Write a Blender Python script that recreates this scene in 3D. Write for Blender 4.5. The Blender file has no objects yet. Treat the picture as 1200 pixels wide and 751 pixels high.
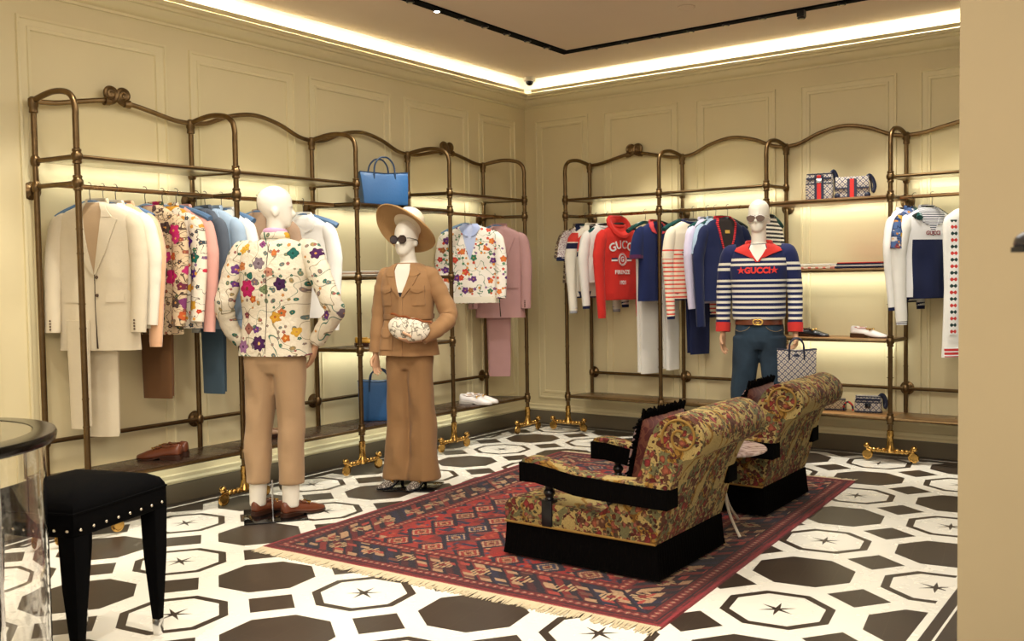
import bpy, bmesh, math, random
from mathutils import Vector, Matrix, noise as mnoise
from math import pi, sin, cos, radians, atan2, sqrt
random.seed(7)
SC = bpy.context.scene
COL = SC.collection

# ---------------------------------------------------------------- mesh builder
def cr(path, k=6):
    """Catmull-Rom smoothing of a point list (tuples of any length)."""
    P = [tuple(map(float, q)) for q in path]
    if len(P) < 3: return P
    out = []
    for i in range(len(P)-1):
        a = P[max(i-1, 0)]; b = P[i]; c = P[i+1]; d = P[min(i+2, len(P)-1)]
        for s in range(k):
            t = s/k
            out.append(tuple(.5*((2*b[j]) + (-a[j]+c[j])*t + (2*a[j]-5*b[j]+4*c[j]-d[j])*t*t + (-a[j]+3*b[j]-3*c[j]+d[j])*t*t*t) for j in range(len(b))))
    out.append(P[-1])
    return out

class MB:
    def __init__(s): s.v = []; s.f = []; s.mi = []
    def add(s, vs, fs, m=0):
        o = len(s.v); s.v += [tuple(q) for q in vs]
        for f in fs: s.f.append(tuple(i+o for i in f)); s.mi.append(m)
        return s
    def box(s, c, d, rz=0, m=0, M=None):
        x, y, z = d[0]/2, d[1]/2, d[2]/2
        vs = [Vector((a*x, b*y, e*z)) for a in (-1, 1) for b in (-1, 1) for e in (-1, 1)]
        R = M if M is not None else Matrix.Rotation(rz, 3, 'Z')
        vs = [R @ q + Vector(c) for q in vs]
        return s.add(vs, [(0, 1, 3, 2), (4, 6, 7, 5), (0, 4, 5, 1), (2, 3, 7, 6), (0, 2, 6, 4), (1, 5, 7, 3)], m)
    def slab(s, poly, z0, z1, m=0):
        n = len(poly)
        vs = [(x, y, z0) for x, y in poly]+[(x, y, z1) for x, y in poly]
        fs = [tuple(range(n-1, -1, -1)), tuple(range(n, 2*n))]+[(i, (i+1) % n, n+(i+1) % n, n+i) for i in range(n)]
        return s.add(vs, fs, m)
    def prism(s, poly, a, b, axis='y', m=0):
        """polygon in (x,z) extruded along y from a to b (axis y) or in (y,z) along x"""
        n = len(poly)
        mk = (lambda q, t: (q[0], t, q[1])) if axis == 'y' else (lambda q, t: (t, q[0], q[1]))
        vs = [mk(q, a) for q in poly]+[mk(q, b) for q in poly]
        fs = [tuple(range(n)), tuple(range(2*n-1, n-1, -1))]+[(i, n+i, n+(i+1) % n, (i+1) % n) for i in range(n)]
        return s.add(vs, fs, m)
    def loft(s, rings, cap=True, closed=False, m=0):
        n = len(rings[0]); vs = [p for r in rings for p in r]; fs = []
        R = len(rings)
        for i in range(R if closed else R-1):
            for j in range(n):
                a = i*n+j; b = i*n+(j+1) % n; c = ((i+1) % R)*n+(j+1) % n; d = ((i+1) % R)*n+j
                fs.append((a, b, c, d))
        if cap and not closed:
            fs.append(tuple(range(n-1, -1, -1))); fs.append(tuple(range((R-1)*n, R*n)))
        return s.add(vs, fs, m)
    def grid(s, rows, thick=None, m=0):
        n = len(rows[0]); R = len(rows); vs = [p for r in rows for p in r]
        fs = [(i*n+j, i*n+j+1, (i+1)*n+j+1, (i+1)*n+j) for i in range(R-1) for j in range(n-1)]
        return s.add(vs, fs, m)
    def tube(s, path, r, n=10, cap=True, ex=1.0, up=None, closed=False, m=0, twist=0):
        P = [Vector(q[:3]) for q in path]; R = []
        T = []
        for i in range(len(P)):
            if closed: t = P[(i+1) % len(P)]-P[i-1]
            else: t = P[min(i+1, len(P)-1)]-P[max(i-1, 0)]
            T.append(t.normalized() if t.length > 1e-9 else Vector((0, 0, 1)))
        nrm = Vector(up) if up else (Vector((0, 0, 1)) if abs(T[0].z) < .9 else Vector((0, 1, 0)))
        for i, (p, t) in enumerate(zip(P, T)):
            nrm = (nrm - t*nrm.dot(t))
            if nrm.length < 1e-6: nrm = t.orthogonal()
            nrm.normalize(); b = t.cross(nrm)
            rr = r[i] if isinstance(r, (list, tuple)) else r
            R.append([p + nrm*(rr*cos(2*pi*k/n)) + b*(rr*ex*sin(2*pi*k/n)) for k in range(n)])
        return s.loft(R, cap, closed, m)
    def lathe(s, prof, c=(0, 0, 0), n=20, M=None, m=0, a0=0):
        M = M or Matrix.Identity(3); R = []
        for r, z in prof:
            R.append([M @ Vector((max(r, 1e-4)*cos(a0+2*pi*k/n), max(r, 1e-4)*sin(a0+2*pi*k/n), z)) + Vector(c) for k in range(n)])
        return s.loft(R, True, False, m)
    def ball(s, c, r, nu=14, nv=8, M=None, m=0):
        r = (r, r, r) if isinstance(r, (int, float)) else r; M = M or Matrix.Identity(3); R = []
        for i in range(nv+1):
            a = -pi/2+pi*i/nv; q = max(cos(a), 1e-3)
            R.append([M @ Vector((r[0]*q*cos(2*pi*k/nu), r[1]*q*sin(2*pi*k/nu), r[2]*sin(a))) + Vector(c) for k in range(nu)])
        return s.loft(R, True, False, m)
    def xf(s, M):
        s.v = [tuple(M @ Vector(q)) for q in s.v]; return s
    def build(s, name, mat, parent=None, loc=None, sharp=35, bevel=0, subsurf=0, remesh=0, smooth=0, tag_=None, flat=False):
        me = bpy.data.meshes.new(name)
        me.from_pydata(s.v, [], s.f)
        mats = mat if isinstance(mat, (list, tuple)) else [mat]
        for q in mats: me.materials.append(q)
        me.polygons.foreach_set('material_index', s.mi)
        bm = bmesh.new(); bm.from_mesh(me)
        bmesh.ops.recalc_face_normals(bm, faces=bm.faces)
        bm.to_mesh(me); bm.free()
        me.update()
        o = bpy.data.objects.new(name, me); COL.objects.link(o)
        if remesh or bevel or subsurf:
            if remesh:
                q = o.modifiers.new('r', 'REMESH'); q.mode = 'VOXEL'; q.voxel_size = remesh; q.use_smooth_shade = True
            if bevel:
                q = o.modifiers.new('b', 'BEVEL'); q.width = bevel; q.segments = 2; q.limit_method = 'ANGLE'; q.angle_limit = radians(40)
            if subsurf:
                q = o.modifiers.new('u', 'SUBSURF'); q.levels = subsurf; q.render_levels = subsurf
            if smooth:
                q = o.modifiers.new('s', 'SMOOTH'); q.iterations = smooth; q.factor = .5
            dg = bpy.context.evaluated_depsgraph_get(); ev = o.evaluated_get(dg)
            nm = bpy.data.meshes.new_from_object(ev)
            o.modifiers.clear(); old = o.data; o.data = nm; bpy.data.meshes.remove(old); nm.name = name; me = nm
        if not flat:
            me.polygons.foreach_set('use_smooth', [True]*len(me.polygons))
            if not remesh: me.set_sharp_from_angle(angle=radians(sharp))
        if parent: o.parent = parent
        if loc: o.location = loc
        if tag_: tag(o, *tag_)
        return o

def tag(o, label=None, cat=None, group=None, kind=None):
    if label: o['label'] = label
    if cat: o['category'] = cat
    if group: o['group'] = group
    if kind: o['kind'] = kind
    return o
def thing(name, label, cat, loc=(0, 0, 0), rz=0, group=None, rot=None):
    o = bpy.data.objects.new(name, None); COL.objects.link(o); o.empty_display_size = .1
    o.location = loc; o.rotation_euler = rot if rot else (0, 0, rz)
    return tag(o, label, cat, group)
def copy_tree(o, parent=None):
    c = o.copy(); COL.objects.link(c); c.parent = parent
    for ch in [q for q in bpy.data.objects if q.parent == o]: copy_tree(ch, c)
    return c
def rotM(ax, ay, az): return Matrix.Rotation(az, 3, 'Z') @ Matrix.Rotation(ay, 3, 'Y') @ Matrix.Rotation(ax, 3, 'X')

# ---------------------------------------------------------------- materials
def hx(h):
    h = h.lstrip('#'); q = [int(h[i:i+2], 16)/255 for i in (0, 2, 4)]
    return tuple(x/12.92 if x <= .04045 else ((x+.055)/1.055)**2.4 for x in q)+(1,)

class S:
    """socket wrapper: arithmetic on shader values"""
    def __init__(s, nt, so): s.nt = nt; s.so = so
    def _m(s, op, *a):
        n = s.nt.nodes.new('ShaderNodeMath'); n.operation = op
        for i, q in enumerate((s,)+a):
            if isinstance(q, S): s.nt.links.new(q.so, n.inputs[i])
            else: n.inputs[i].default_value = q
        return S(s.nt, n.outputs[0])
    def __add__(s, o): return s._m('ADD', o)
    __radd__ = __add__
    def __sub__(s, o): return s._m('SUBTRACT', o)
    def __rsub__(s, o): return (s*-1)+o
    def __mul__(s, o): return s._m('MULTIPLY', o)
    __rmul__ = __mul__
    def __truediv__(s, o): return s._m('DIVIDE', o)
    def __lt__(s, o): return s._m('LESS_THAN', o)
    def __gt__(s, o): return s._m('GREATER_THAN', o)
    def abs(s): return s._m('ABSOLUTE')
    def max(s, o): return s._m('MAXIMUM', o)
    def min(s, o): return s._m('MINIMUM', o)
    def fract(s): return s._m('FRACT')
    def floor(s): return s._m('FLOOR')
    def sin(s): return s._m('SINE')
    def cos(s): return s._m('COSINE')
    def pow(s, o): return s._m('POWER', o)
    def sqrt(s): return s._m('SQRT')
    def atan2(s, o): return s._m('ARCTAN2', o)
    def mod(s, o): return s._m('FLOORED_MODULO', o)
    def between(s, a, b): return (s > a)*(s < b)

class Mat:
    def __init__(s, name, base='#808080', rough=.6, metal=0, spec=.5, sheen=0, coat=0, trans=0, ior=1.45, emit=None, estr=0):
        s.m = bpy.data.materials.new(name); s.m.use_nodes = True; s.nt = s.m.node_tree
        s.b = s.nt.nodes['Principled BSDF']
        i = s.b.inputs
        i['Base Color'].default_value = hx(base) if isinstance(base, str) else base
        i['Roughness'].default_value = rough; i['Metallic'].default_value = metal
        i['Specular IOR Level'].default_value = spec; i['Sheen Weight'].default_value = sheen
        i['Coat Weight'].default_value = coat; i['Transmission Weight'].default_value = trans; i['IOR'].default_value = ior
        if emit: i['Emission Color'].default_value = hx(emit); i['Emission Strength'].default_value = estr
    def xyz(s, kind='Object'):
        t = s.nt.nodes.new('ShaderNodeTexCoord'); q = s.nt.nodes.new('ShaderNodeSeparateXYZ')
        s.nt.links.new(t.outputs[kind], q.inputs[0]); s.vec = t.outputs[kind]
        return [S(s.nt, o) for o in q.outputs]
    def comb(s, x, y, z=0):
        n = s.nt.nodes.new('ShaderNodeCombineXYZ')
        for i, q in enumerate((x, y, z)):
            if isinstance(q, S): s.nt.links.new(q.so, n.inputs[i])
            else: n.inputs[i].default_value = q
        return n.outputs[0]
    def noise(s, scale, detail=3, vec=None, dist=0, rough=.5):
        n = s.nt.nodes.new('ShaderNodeTexNoise'); n.inputs['Scale'].default_value = scale; n.inputs['Detail'].default_value = detail
        n.inputs['Distortion'].default_value = dist; n.inputs['Roughness'].default_value = rough
        if vec is None: s.xyz(); vec = s.vec
        s.nt.links.new(vec, n.inputs['Vector'])
        return S(s.nt, n.outputs['Fac'])
    def white(s, vec):
        n = s.nt.nodes.new('ShaderNodeTexWhiteNoise'); n.noise_dimensions = '3D'; s.nt.links.new(vec, n.inputs['Vector'])
        return S(s.nt, n.outputs['Value']), n.outputs['Color']
    def voro(s, vec, scale=1, dim='2D', rand=1):
        n = s.nt.nodes.new('ShaderNodeTexVoronoi'); n.voronoi_dimensions = dim; n.inputs['Scale'].default_value = scale
        n.inputs['Randomness'].default_value = rand; s.nt.links.new(vec, n.inputs['Vector'])
        c = s.nt.nodes.new('ShaderNodeSeparateXYZ'); s.nt.links.new(n.outputs['Color'], c.inputs[0])
        p = s.nt.nodes.new('ShaderNodeSeparateXYZ'); s.nt.links.new(n.outputs['Position'], p.inputs[0])
        return S(s.nt, n.outputs['Distance']), [S(s.nt, o) for o in c.outputs], [S(s.nt, o) for o in p.outputs]
    def ramp(s, fac, cols, const=True):
        n = s.nt.nodes.new('ShaderNodeValToRGB'); n.color_ramp.interpolation = 'CONSTANT' if const else 'LINEAR'
        e = n.color_ramp.elements
        while len(e) < len(cols): e.new(.5)
        for i, c in enumerate(cols):
            e[i].position = i/len(cols) if const else i/(len(cols)-1); e[i].color = hx(c) if isinstance(c, str) else c
        s.nt.links.new(fac.so, n.inputs[0]); return n.outputs[0]
    def mix(s, f, a, b):
        n = s.nt.nodes.new('ShaderNodeMix'); n.data_type = 'RGBA'; n.clamp_factor = True
        if isinstance(f, S): s.nt.links.new(f.so, n.inputs[0])
        else: n.inputs[0].default_value = f
        for q, i in ((a, 6), (b, 7)):
            if isinstance(q, str): n.inputs[i].default_value = hx(q)
            elif isinstance(q, tuple): n.inputs[i].default_value = q
            else: s.nt.links.new(q, n.inputs[i])
        return n.outputs[2]
    def col(s, c): s.nt.links.new(c, s.b.inputs['Base Color']); return s
    def rough(s, v): s.nt.links.new(v.so, s.b.inputs['Roughness']); return s
    def bump(s, h, strength=.3, dist=.01):
        n = s.nt.nodes.new('ShaderNodeBump'); n.inputs['Strength'].default_value = strength; n.inputs['Distance'].default_value = dist
        s.nt.links.new(h.so, n.inputs['Height']); s.nt.links.new(n.outputs[0], s.b.inputs['Normal']); return s
    def flowers(s, x, z, scale, dens, cols, petals=5, seed=0, size=.36, cen='#c08a48'):
        v = s.comb(x*scale+seed, z*scale+seed*1.7)
        d, c, p = s.voro(v)
        lx = x*scale+seed-p[0]; lz = z*scale+seed*1.7-p[1]
        ang = lz.atan2(lx)+c[2]*6
        sz = c[0]*.15+(size-.1)
        r = (lx*lx+lz*lz).sqrt()
        mask = (r < sz*((ang*petals).cos()*.12+.82+(s.noise(60, 2, v)-.5)*.35))*(c[1] < dens)
        cc = s.ramp(((c[2]*7.3+c[0]*3.1).fract()), cols)
        shade = s.mix((r/sz)*.28, cc, '#301820')
        cc = s.mix((r < sz*.17)*1.0, shade, cen)
        return mask, cc
    def stems(s, x, z, scale, w=.02, seed=0):
        v = s.comb(x*scale+seed, z*scale-seed)
        n = s.noise(1.0, 2, v, .4)
        return (n-.5).abs() < w

def cloth(name, c, rough=.85, bump=.15, fine=900, sheen=.1):
    m = Mat(name, c, rough, sheen=sheen, spec=.25); x, y, z = m.xyz()
    n = m.noise(fine/3, 2); n2 = m.noise(14, 3)
    m.col(m.mix(n2*.35, c, tuple(q*.8 for q in hx(c)[:3])+(1,)))
    m.bump(n2*3+n*.5, bump, .006); return m
def stripes_mat(name, cfun, rough=.85):
    m = Mat(name, '#ffffff', rough, sheen=.1, spec=.25); x, y, z = m.xyz()
    m.col(cfun(m, x, y, z)); m.bump(m.noise(300, 2), .1, .004); return m
def floral(name, base, layers, stem=None, base2=None, quilt=.25, swap=False, spots=()):
    m = Mat(name, base, .8, spec=.2); x, y, z = m.xyz()
    if swap: x = y
    c = m.mix(m.noise(9, 3), base, base2 or base)
    if stem:
        for (col, sc, w, sd) in stem: c = m.mix(m.stems(x, z, sc, w, sd)*1.0, c, col)
    for (sc, dens, cols, pet, sd, size) in layers:
        k, fc = m.flowers(x, z, sc, dens, cols, pet, sd, size); c = m.mix(k, c, fc)
    if spots: wob = (m.noise(45, 2)-.5)*.012
    for (sx_, sz_, r_, cc_, ce_, pt_) in spots:
        dx = x-sx_; dz = z-sz_; rr = (dx*dx+dz*dz).sqrt()+wob; a = dz.atan2(dx); lim = ((a*pt_).cos()*.12+.86)*r_
        k = (rr < lim)*(y > -.02)
        c = m.mix(k, c, m.mix((rr/r_)*.35+((a*pt_*3).cos()*.12), m.mix((rr < r_*.2)*1.0, cc_, ce_), '#2a1420'))
    m.col(c); m.bump(m.noise(38, 3, dist=.6), quilt, .012); return m
FPX = 1115.3714
CD = (-.5853750, .8095653, -.0440473); CR = (.8106618, .5852946, -.0160500); CU = (-.0127871, .0451027, .9989005); CL = (5.243364, -7.511316, 1.38)
# ---------------------------------------------------------------- shared materials
def metal(name, c, rough, c2=None):
    m = Mat(name, c, rough, metal=1); x, y, z = m.xyz()
    n = m.noise(22, 3); m.col(m.mix(n, c, c2 or c)); m.rough(n*.2+(rough-.1)); return m.m
BRONZE = metal('aged_bronze', '#806847', .36, '#5c4830')
BRASS = metal('polished_brass', '#cca45c', .22, '#a67f44')
GOLD = metal('gold_plate', '#e8c070', .2, '#d8a850')
STEEL = metal('chrome', '#e8e8e8', .15, '#d0d0d0')
BLACKM = Mat('black_metal', '#0c0c0c', .4).m
def emitm(name, c, s):
    m = Mat(name, '#ffffff', .5, emit=c, estr=s); return m.m
LED = emitm('shelf_led', '#fff2cc', 14)
COVE = emitm('cove_led', '#fff8e2', 45)
LAMP = emitm('lamp_glow', '#fff4e0', 60)
def wood(name, a, b, rough=.4):
    m = Mat(name, a, rough, spec=.5); x, y, z = m.xyz()
    v = m.comb(x*2.5, y*2.5, z*2.5); n = m.noise(3, 4, v, 1.2); n2 = m.noise(60, 2)
    m.col(m.mix(n*.8+n2*.25, a, b)); m.rough(n*.15+(rough-.08)); return m.m
DARKWOOD = wood('dark_walnut', '#2e2016', '#443226', .28)
OAK = wood('warm_oak', '#a87c4c', '#8a6238', .35)
TEALW = Mat('dark_teal_lacquer', '#174a48', .3).m
BLUEW = Mat('steel_blue_lacquer', '#58789c', .4).m
GREENBLK = Mat('black_green_lacquer', '#122322', .35).m
def paint(name, c, rough=.6):
    m = Mat(name, c, rough, spec=.3); n = m.noise(3, 3); x = m.noise(120, 2)
    q = tuple(v*.94 for v in hx(c)[:3])+(1,)
    m.col(m.mix(n, c, q)); m.bump(x, .04, .002); return m.m
CREAM = paint('cream_wall_paint', '#dccea4', .5)
TRIMC = paint('cream_trim_paint', '#dfd2a8', .42)
CEILC = paint('ceiling_paint', '#dcc9b0', .8)
TAUPE = paint('taupe_skirting_paint', '#6e6451', .35)
PILLARC = paint('beige_pillar_paint', '#b5a684', .6)
GLASSSHELF = Mat('frosted_shelf_glass', '#cdc3a0', .2, spec=.5).m

TH = 0.141065; STEP = 0.5615047; LX, LY = 3.689, -2.632
def floor_mat():
    m = Mat('geometric_tile_floor', '#e9e4d2', .3, spec=.5); x, y, z = m.xyz()
    dx = x-LX; dy = y-LY
    u = (dx*(-sin(TH)/STEP)) + (dy*(cos(TH)/STEP))
    v = (dx*(cos(TH)/STEP)) + (dy*(sin(TH)/STEP))
    iu = (u+.5).floor(); iv = (v+.5).floor()
    fu = u-iu; fv = v-iv; au = fu.abs(); av = fv.abs()
    par = (iu+iv).mod(2.0)                      # 0 star octagon, 1 dark octagon
    d = au.max(av).max((au+av)*(1/1.4142))
    star_oct = par < .5
    dark = (par > .5)*(d < .386)
    ring = star_oct*d.between(.322, .388)
    # six-pointed star
    r = (fu*fu+fv*fv).sqrt(); a = fv.atan2(fu)
    k = (a/(pi/3)); tri = ((k-(k+.5).floor()).abs())*2      # 0 at the tips, 1 in the notches
    tip = .145; ins = .032
    t = (tri*(tip/ins-1)+1)
    star = star_oct*(r*t < tip)
    su = (u.fract()-.5).abs(); sv = (v.fract()-.5).abs()
    sq = (su+sv) < .232
    blk = dark.max(ring).max(star).max(sq)
    # borders: along the left wall, the back wall and the line at the pillar
    bl = x < .20; bb = y > -.185
    edge = bl.max(bb)
    thin = x.between(.10, .125).max(y.between(-.115, -.095))*(y < -.095)*(x > .1)
    inr = (x < 4.368)
    blk = blk*inr*(1-edge)
    blk = blk.max(edge*(1-thin))
    blk = blk.max(x.between(4.402, 4.446)).max(x > 4.456)
    # plank lines in the dark parquet, tile joints
    pl = ((v*4.0).fract() < .015).max((u*2.0+((v*4.0).floor()*.37)).fract() < .007)
    n = m.noise(7, 4); n2 = m.noise(40, 3)
    dk = m.mix(n, '#2f2620', '#433930'); dk = m.mix(pl*.45, dk, '#5c5044')
    lt = m.mix(n, '#f4f1e6', '#eeeada')
    m.col(m.mix(blk, lt, dk)); m.rough(n*.06+blk*.06+.24)
    return m.m
FLOORM = floor_mat()

# ---------------------------------------------------------------- the setting
def struct(o): o['kind'] = 'structure'; return o
RX, RY = 9.5, -11.0      # extents of the hall
CZ = 3.23
struct(MB().box(((RX-.2)/2, (RY+.2)/2, -.05), (RX+.2, -RY+.2, .1)).build('floor', FLOORM))
def paneled_wall(name, panels, length, to):
    """to(s, d, z): s along the wall, d out of the wall"""
    mb = MB()
    a, b = to(-.1, 0, 0), to(length, -.1, 0)
    mb.box(((a[0]+b[0])/2, (a[1]+b[1])/2, 1.75), (abs(a[0]-b[0]), abs(a[1]-b[1]), 3.5))
    w = struct(mb.build(name, CREAM))
    for (s0, s1) in panels:
        mb = MB(); z0, z1 = .235, 2.865; prof = [(0, -.002), (.003, .013), (.016, .016), (.022, .006), (.055, .005), (.06, .013), (.076, .011), (.082, -.002)]
        rings = []
        for (sx, sz) in ((0, 0), (1, 0), (1, 1), (0, 1)):
            rings.append([to((s0+i) if not sx else (s1-i), d, (z0+i) if not sz else (z1-i)) for i, d in prof])
        mb.loft(rings, False, True)
        mb.build('panel_moulding', TRIMC, w, sharp=25)
    return w
toL = lambda s, d, z: (d, -s, z)
toB = lambda s, d, z: (s, -d, z)
PL = [(.17, .73), (.87, 1.715), (1.87, 2.73), (2.86, 3.735), (3.90, 4.83), (4.98, 5.9), (6.05, 6.95), (7.1, 8.0)]
PB = [(.12, .705), (.865, 1.6), (1.762, 2.462), (2.66, 3.392), (3.552, 4.3), (4.45, 5.2), (5.35, 6.1)]
paneled_wall('wall_left', PL, -RY, toL)
paneled_wall('wall_back', PB, RX, toB)
struct(MB().box((7.08, -4.1, 1.7), (4.85, .6, 3.4)).build('wall_right', PILLARC))
# cornice, cove strip, skirting
def run(profile, name, mat, sharp=30):
    mb = MB()
    # mitred run: along left wall then along back wall
    rings = [[(d, RY, z) for d, z in profile], [(d, -d, z) for d, z in profile], [(RX, -d, z) for d, z in profile]]
    mb.loft(rings, True)
    return mb.build(name, mat, sharp=sharp)
struct(run([(-.01, 2.985), (.014, 2.985), (.018, 3.0), (.03, 3.004), (.052, 3.026), (.062, 3.046), (.066, 3.058), (.084, 3.062), (.088, 3.078), (.108, 3.084), (.112, 3.104), (.104, 3.108), (-.01, 3.108)], 'trim_1', TRIMC))
struct(run([(-.01, .0), (.022, .0), (.024, .095), (.018, .118), (-.01, .12)], 'baseboard_left', TAUPE))
struct(run([(-.01, .12), (.02, .121), (.022, .135), (.012, .15), (.012, .172), (.005, .18), (-.01, .18)], 'trim_2', TRIMC))
st = MB()
st.box((.097, RY/2, 3.128), (.012, -RY-.3, .03)); st.box((RX/2, -.097, 3.128), (RX-.3, .012, .03))
s2 = MB(); s2.box((.0895, RY/2, 3.128), (.003, -RY-.3, .024)); s2.box((RX/2, -.0895, 3.128), (RX-.3, .003, .024))
sr = st.build('trim_3', TRIMC); struct(sr); s2.build('cove_light_strip', COVE, sr)
COVEW = Mat('white_cove_paint', '#f6f3e6', .8).m
for nm, c_, d_ in (('trim_4', (.006, RY/2, 3.27), (.012, -RY, .32)), ('trim_5', (RX/2, -.006, 3.27), (RX, .012, .32))): struct(MB().box(c_, d_).build(nm, COVEW))
mb = MB()
mb.box((.13+(RX-.13)/2, RY/2-.065, CZ+.03), (RX-.13, -RY-.13, .06))
mb.box((RX/2, RY/2, 3.47), (RX, -RY, .06))
struct(mb.build('ceiling', CEILC))

# black recessed lighting channel on the ceiling
tr = thing('track_light', 'black recessed light channel running round the ceiling', 'ceiling light', (1.0, -.84, CZ))
X1, Y1 = 6.0, -7.5
mb = MB(); w = .036
def chan(a, b):
    (ax, ay), (bx, by) = a, b
    mb.box(((ax+bx)/2, (ay+by)/2, -.004), (abs(ax-bx)+2*w if ax != bx else 2*w, abs(ay-by)+2*w if ay != by else 2*w, .016))
W_, H_ = X1-1.0, Y1+.84
chan((0, 0), (W_, 0)); chan((0, 0), (0, H_)); chan((W_, 0), (W_, H_)); chan((0, H_), (W_, H_))
mb.build('channel', Mat('matt_black_channel', '#0a0908', .9, spec=.1).m, tr)
def head(x, y, glow=False, drop=.0):
    m_ = MB(); m_.lathe([(.026, 0), (.03, -.006), (.024, -.012)], (x, y, -.012-drop), 16)
    o = m_.build('spotlight', BLACKM, tr)
    if drop: MB().box((x, y, -.03), (.05, .05, .05)).build('spotlight_body', BLACKM, tr)
    MB().lathe([(.018, 0), (.018, -.002)], (x, y, -.0235-drop), 14).build('lens', LAMP if glow else STEEL, o)
for i in range(1, 14): head(0, -.27*i, i == 6)
for i in range(1, 16): head(.28*i, 0, False, .045 if i == 7 else 0)
# security camera dome and smoke detector
t = thing('security_camera', 'small white dome security camera in the ceiling corner', 'security camera', (.2, -.2, CZ))
MB().lathe([(.055, .0), (.058, -.02), (.052, -.034), (.04, -.036)], (0, 0, 0), 24).build('housing', Mat('white_plastic', '#cfc6b2', .4).m, t)
MB().lathe([(.036, -.034), (.036, -.045), (.03, -.06), (.018, -.07), (.004, -.074)], (0, 0, 0), 24).build('dome', Mat('dark_dome', '#0a0a0c', .1).m, t)
t = MB().lathe([(.0, .0), (.06, 0), (.062, -.004), (.052, -.008), (.05, -.006), (0, -.007)], (2.35, -1.40, CZ), 28).build('ceiling_speaker', CEILC)
tag(t, 'small round flush cover on the ceiling inside the black light channel', 'ceiling fitting')
# ---------------------------------------------------------------- racks
LEDS = []
def volute(mb, c, r, w, turns, d, T, m=0, start=0):
    """spiral in the vertical plane spanned by direction d (unit xy) and z"""
    P = []; R = []
    n = int(26*turns)
    for i in range(n+1):
        t = i/n; a = start+2*pi*turns*t; q = r*(1-.82*t)
        P.append((c[0]+T[0]*q*cos(a)*d, c[1]+T[1]*q*cos(a)*d, c[2]+q*sin(a))); R.append(w*(1-.45*t))
    mb.tube(P, R, 8, m=m); mb.ball(c, r*.22, 8, 6, m=m)

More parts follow.
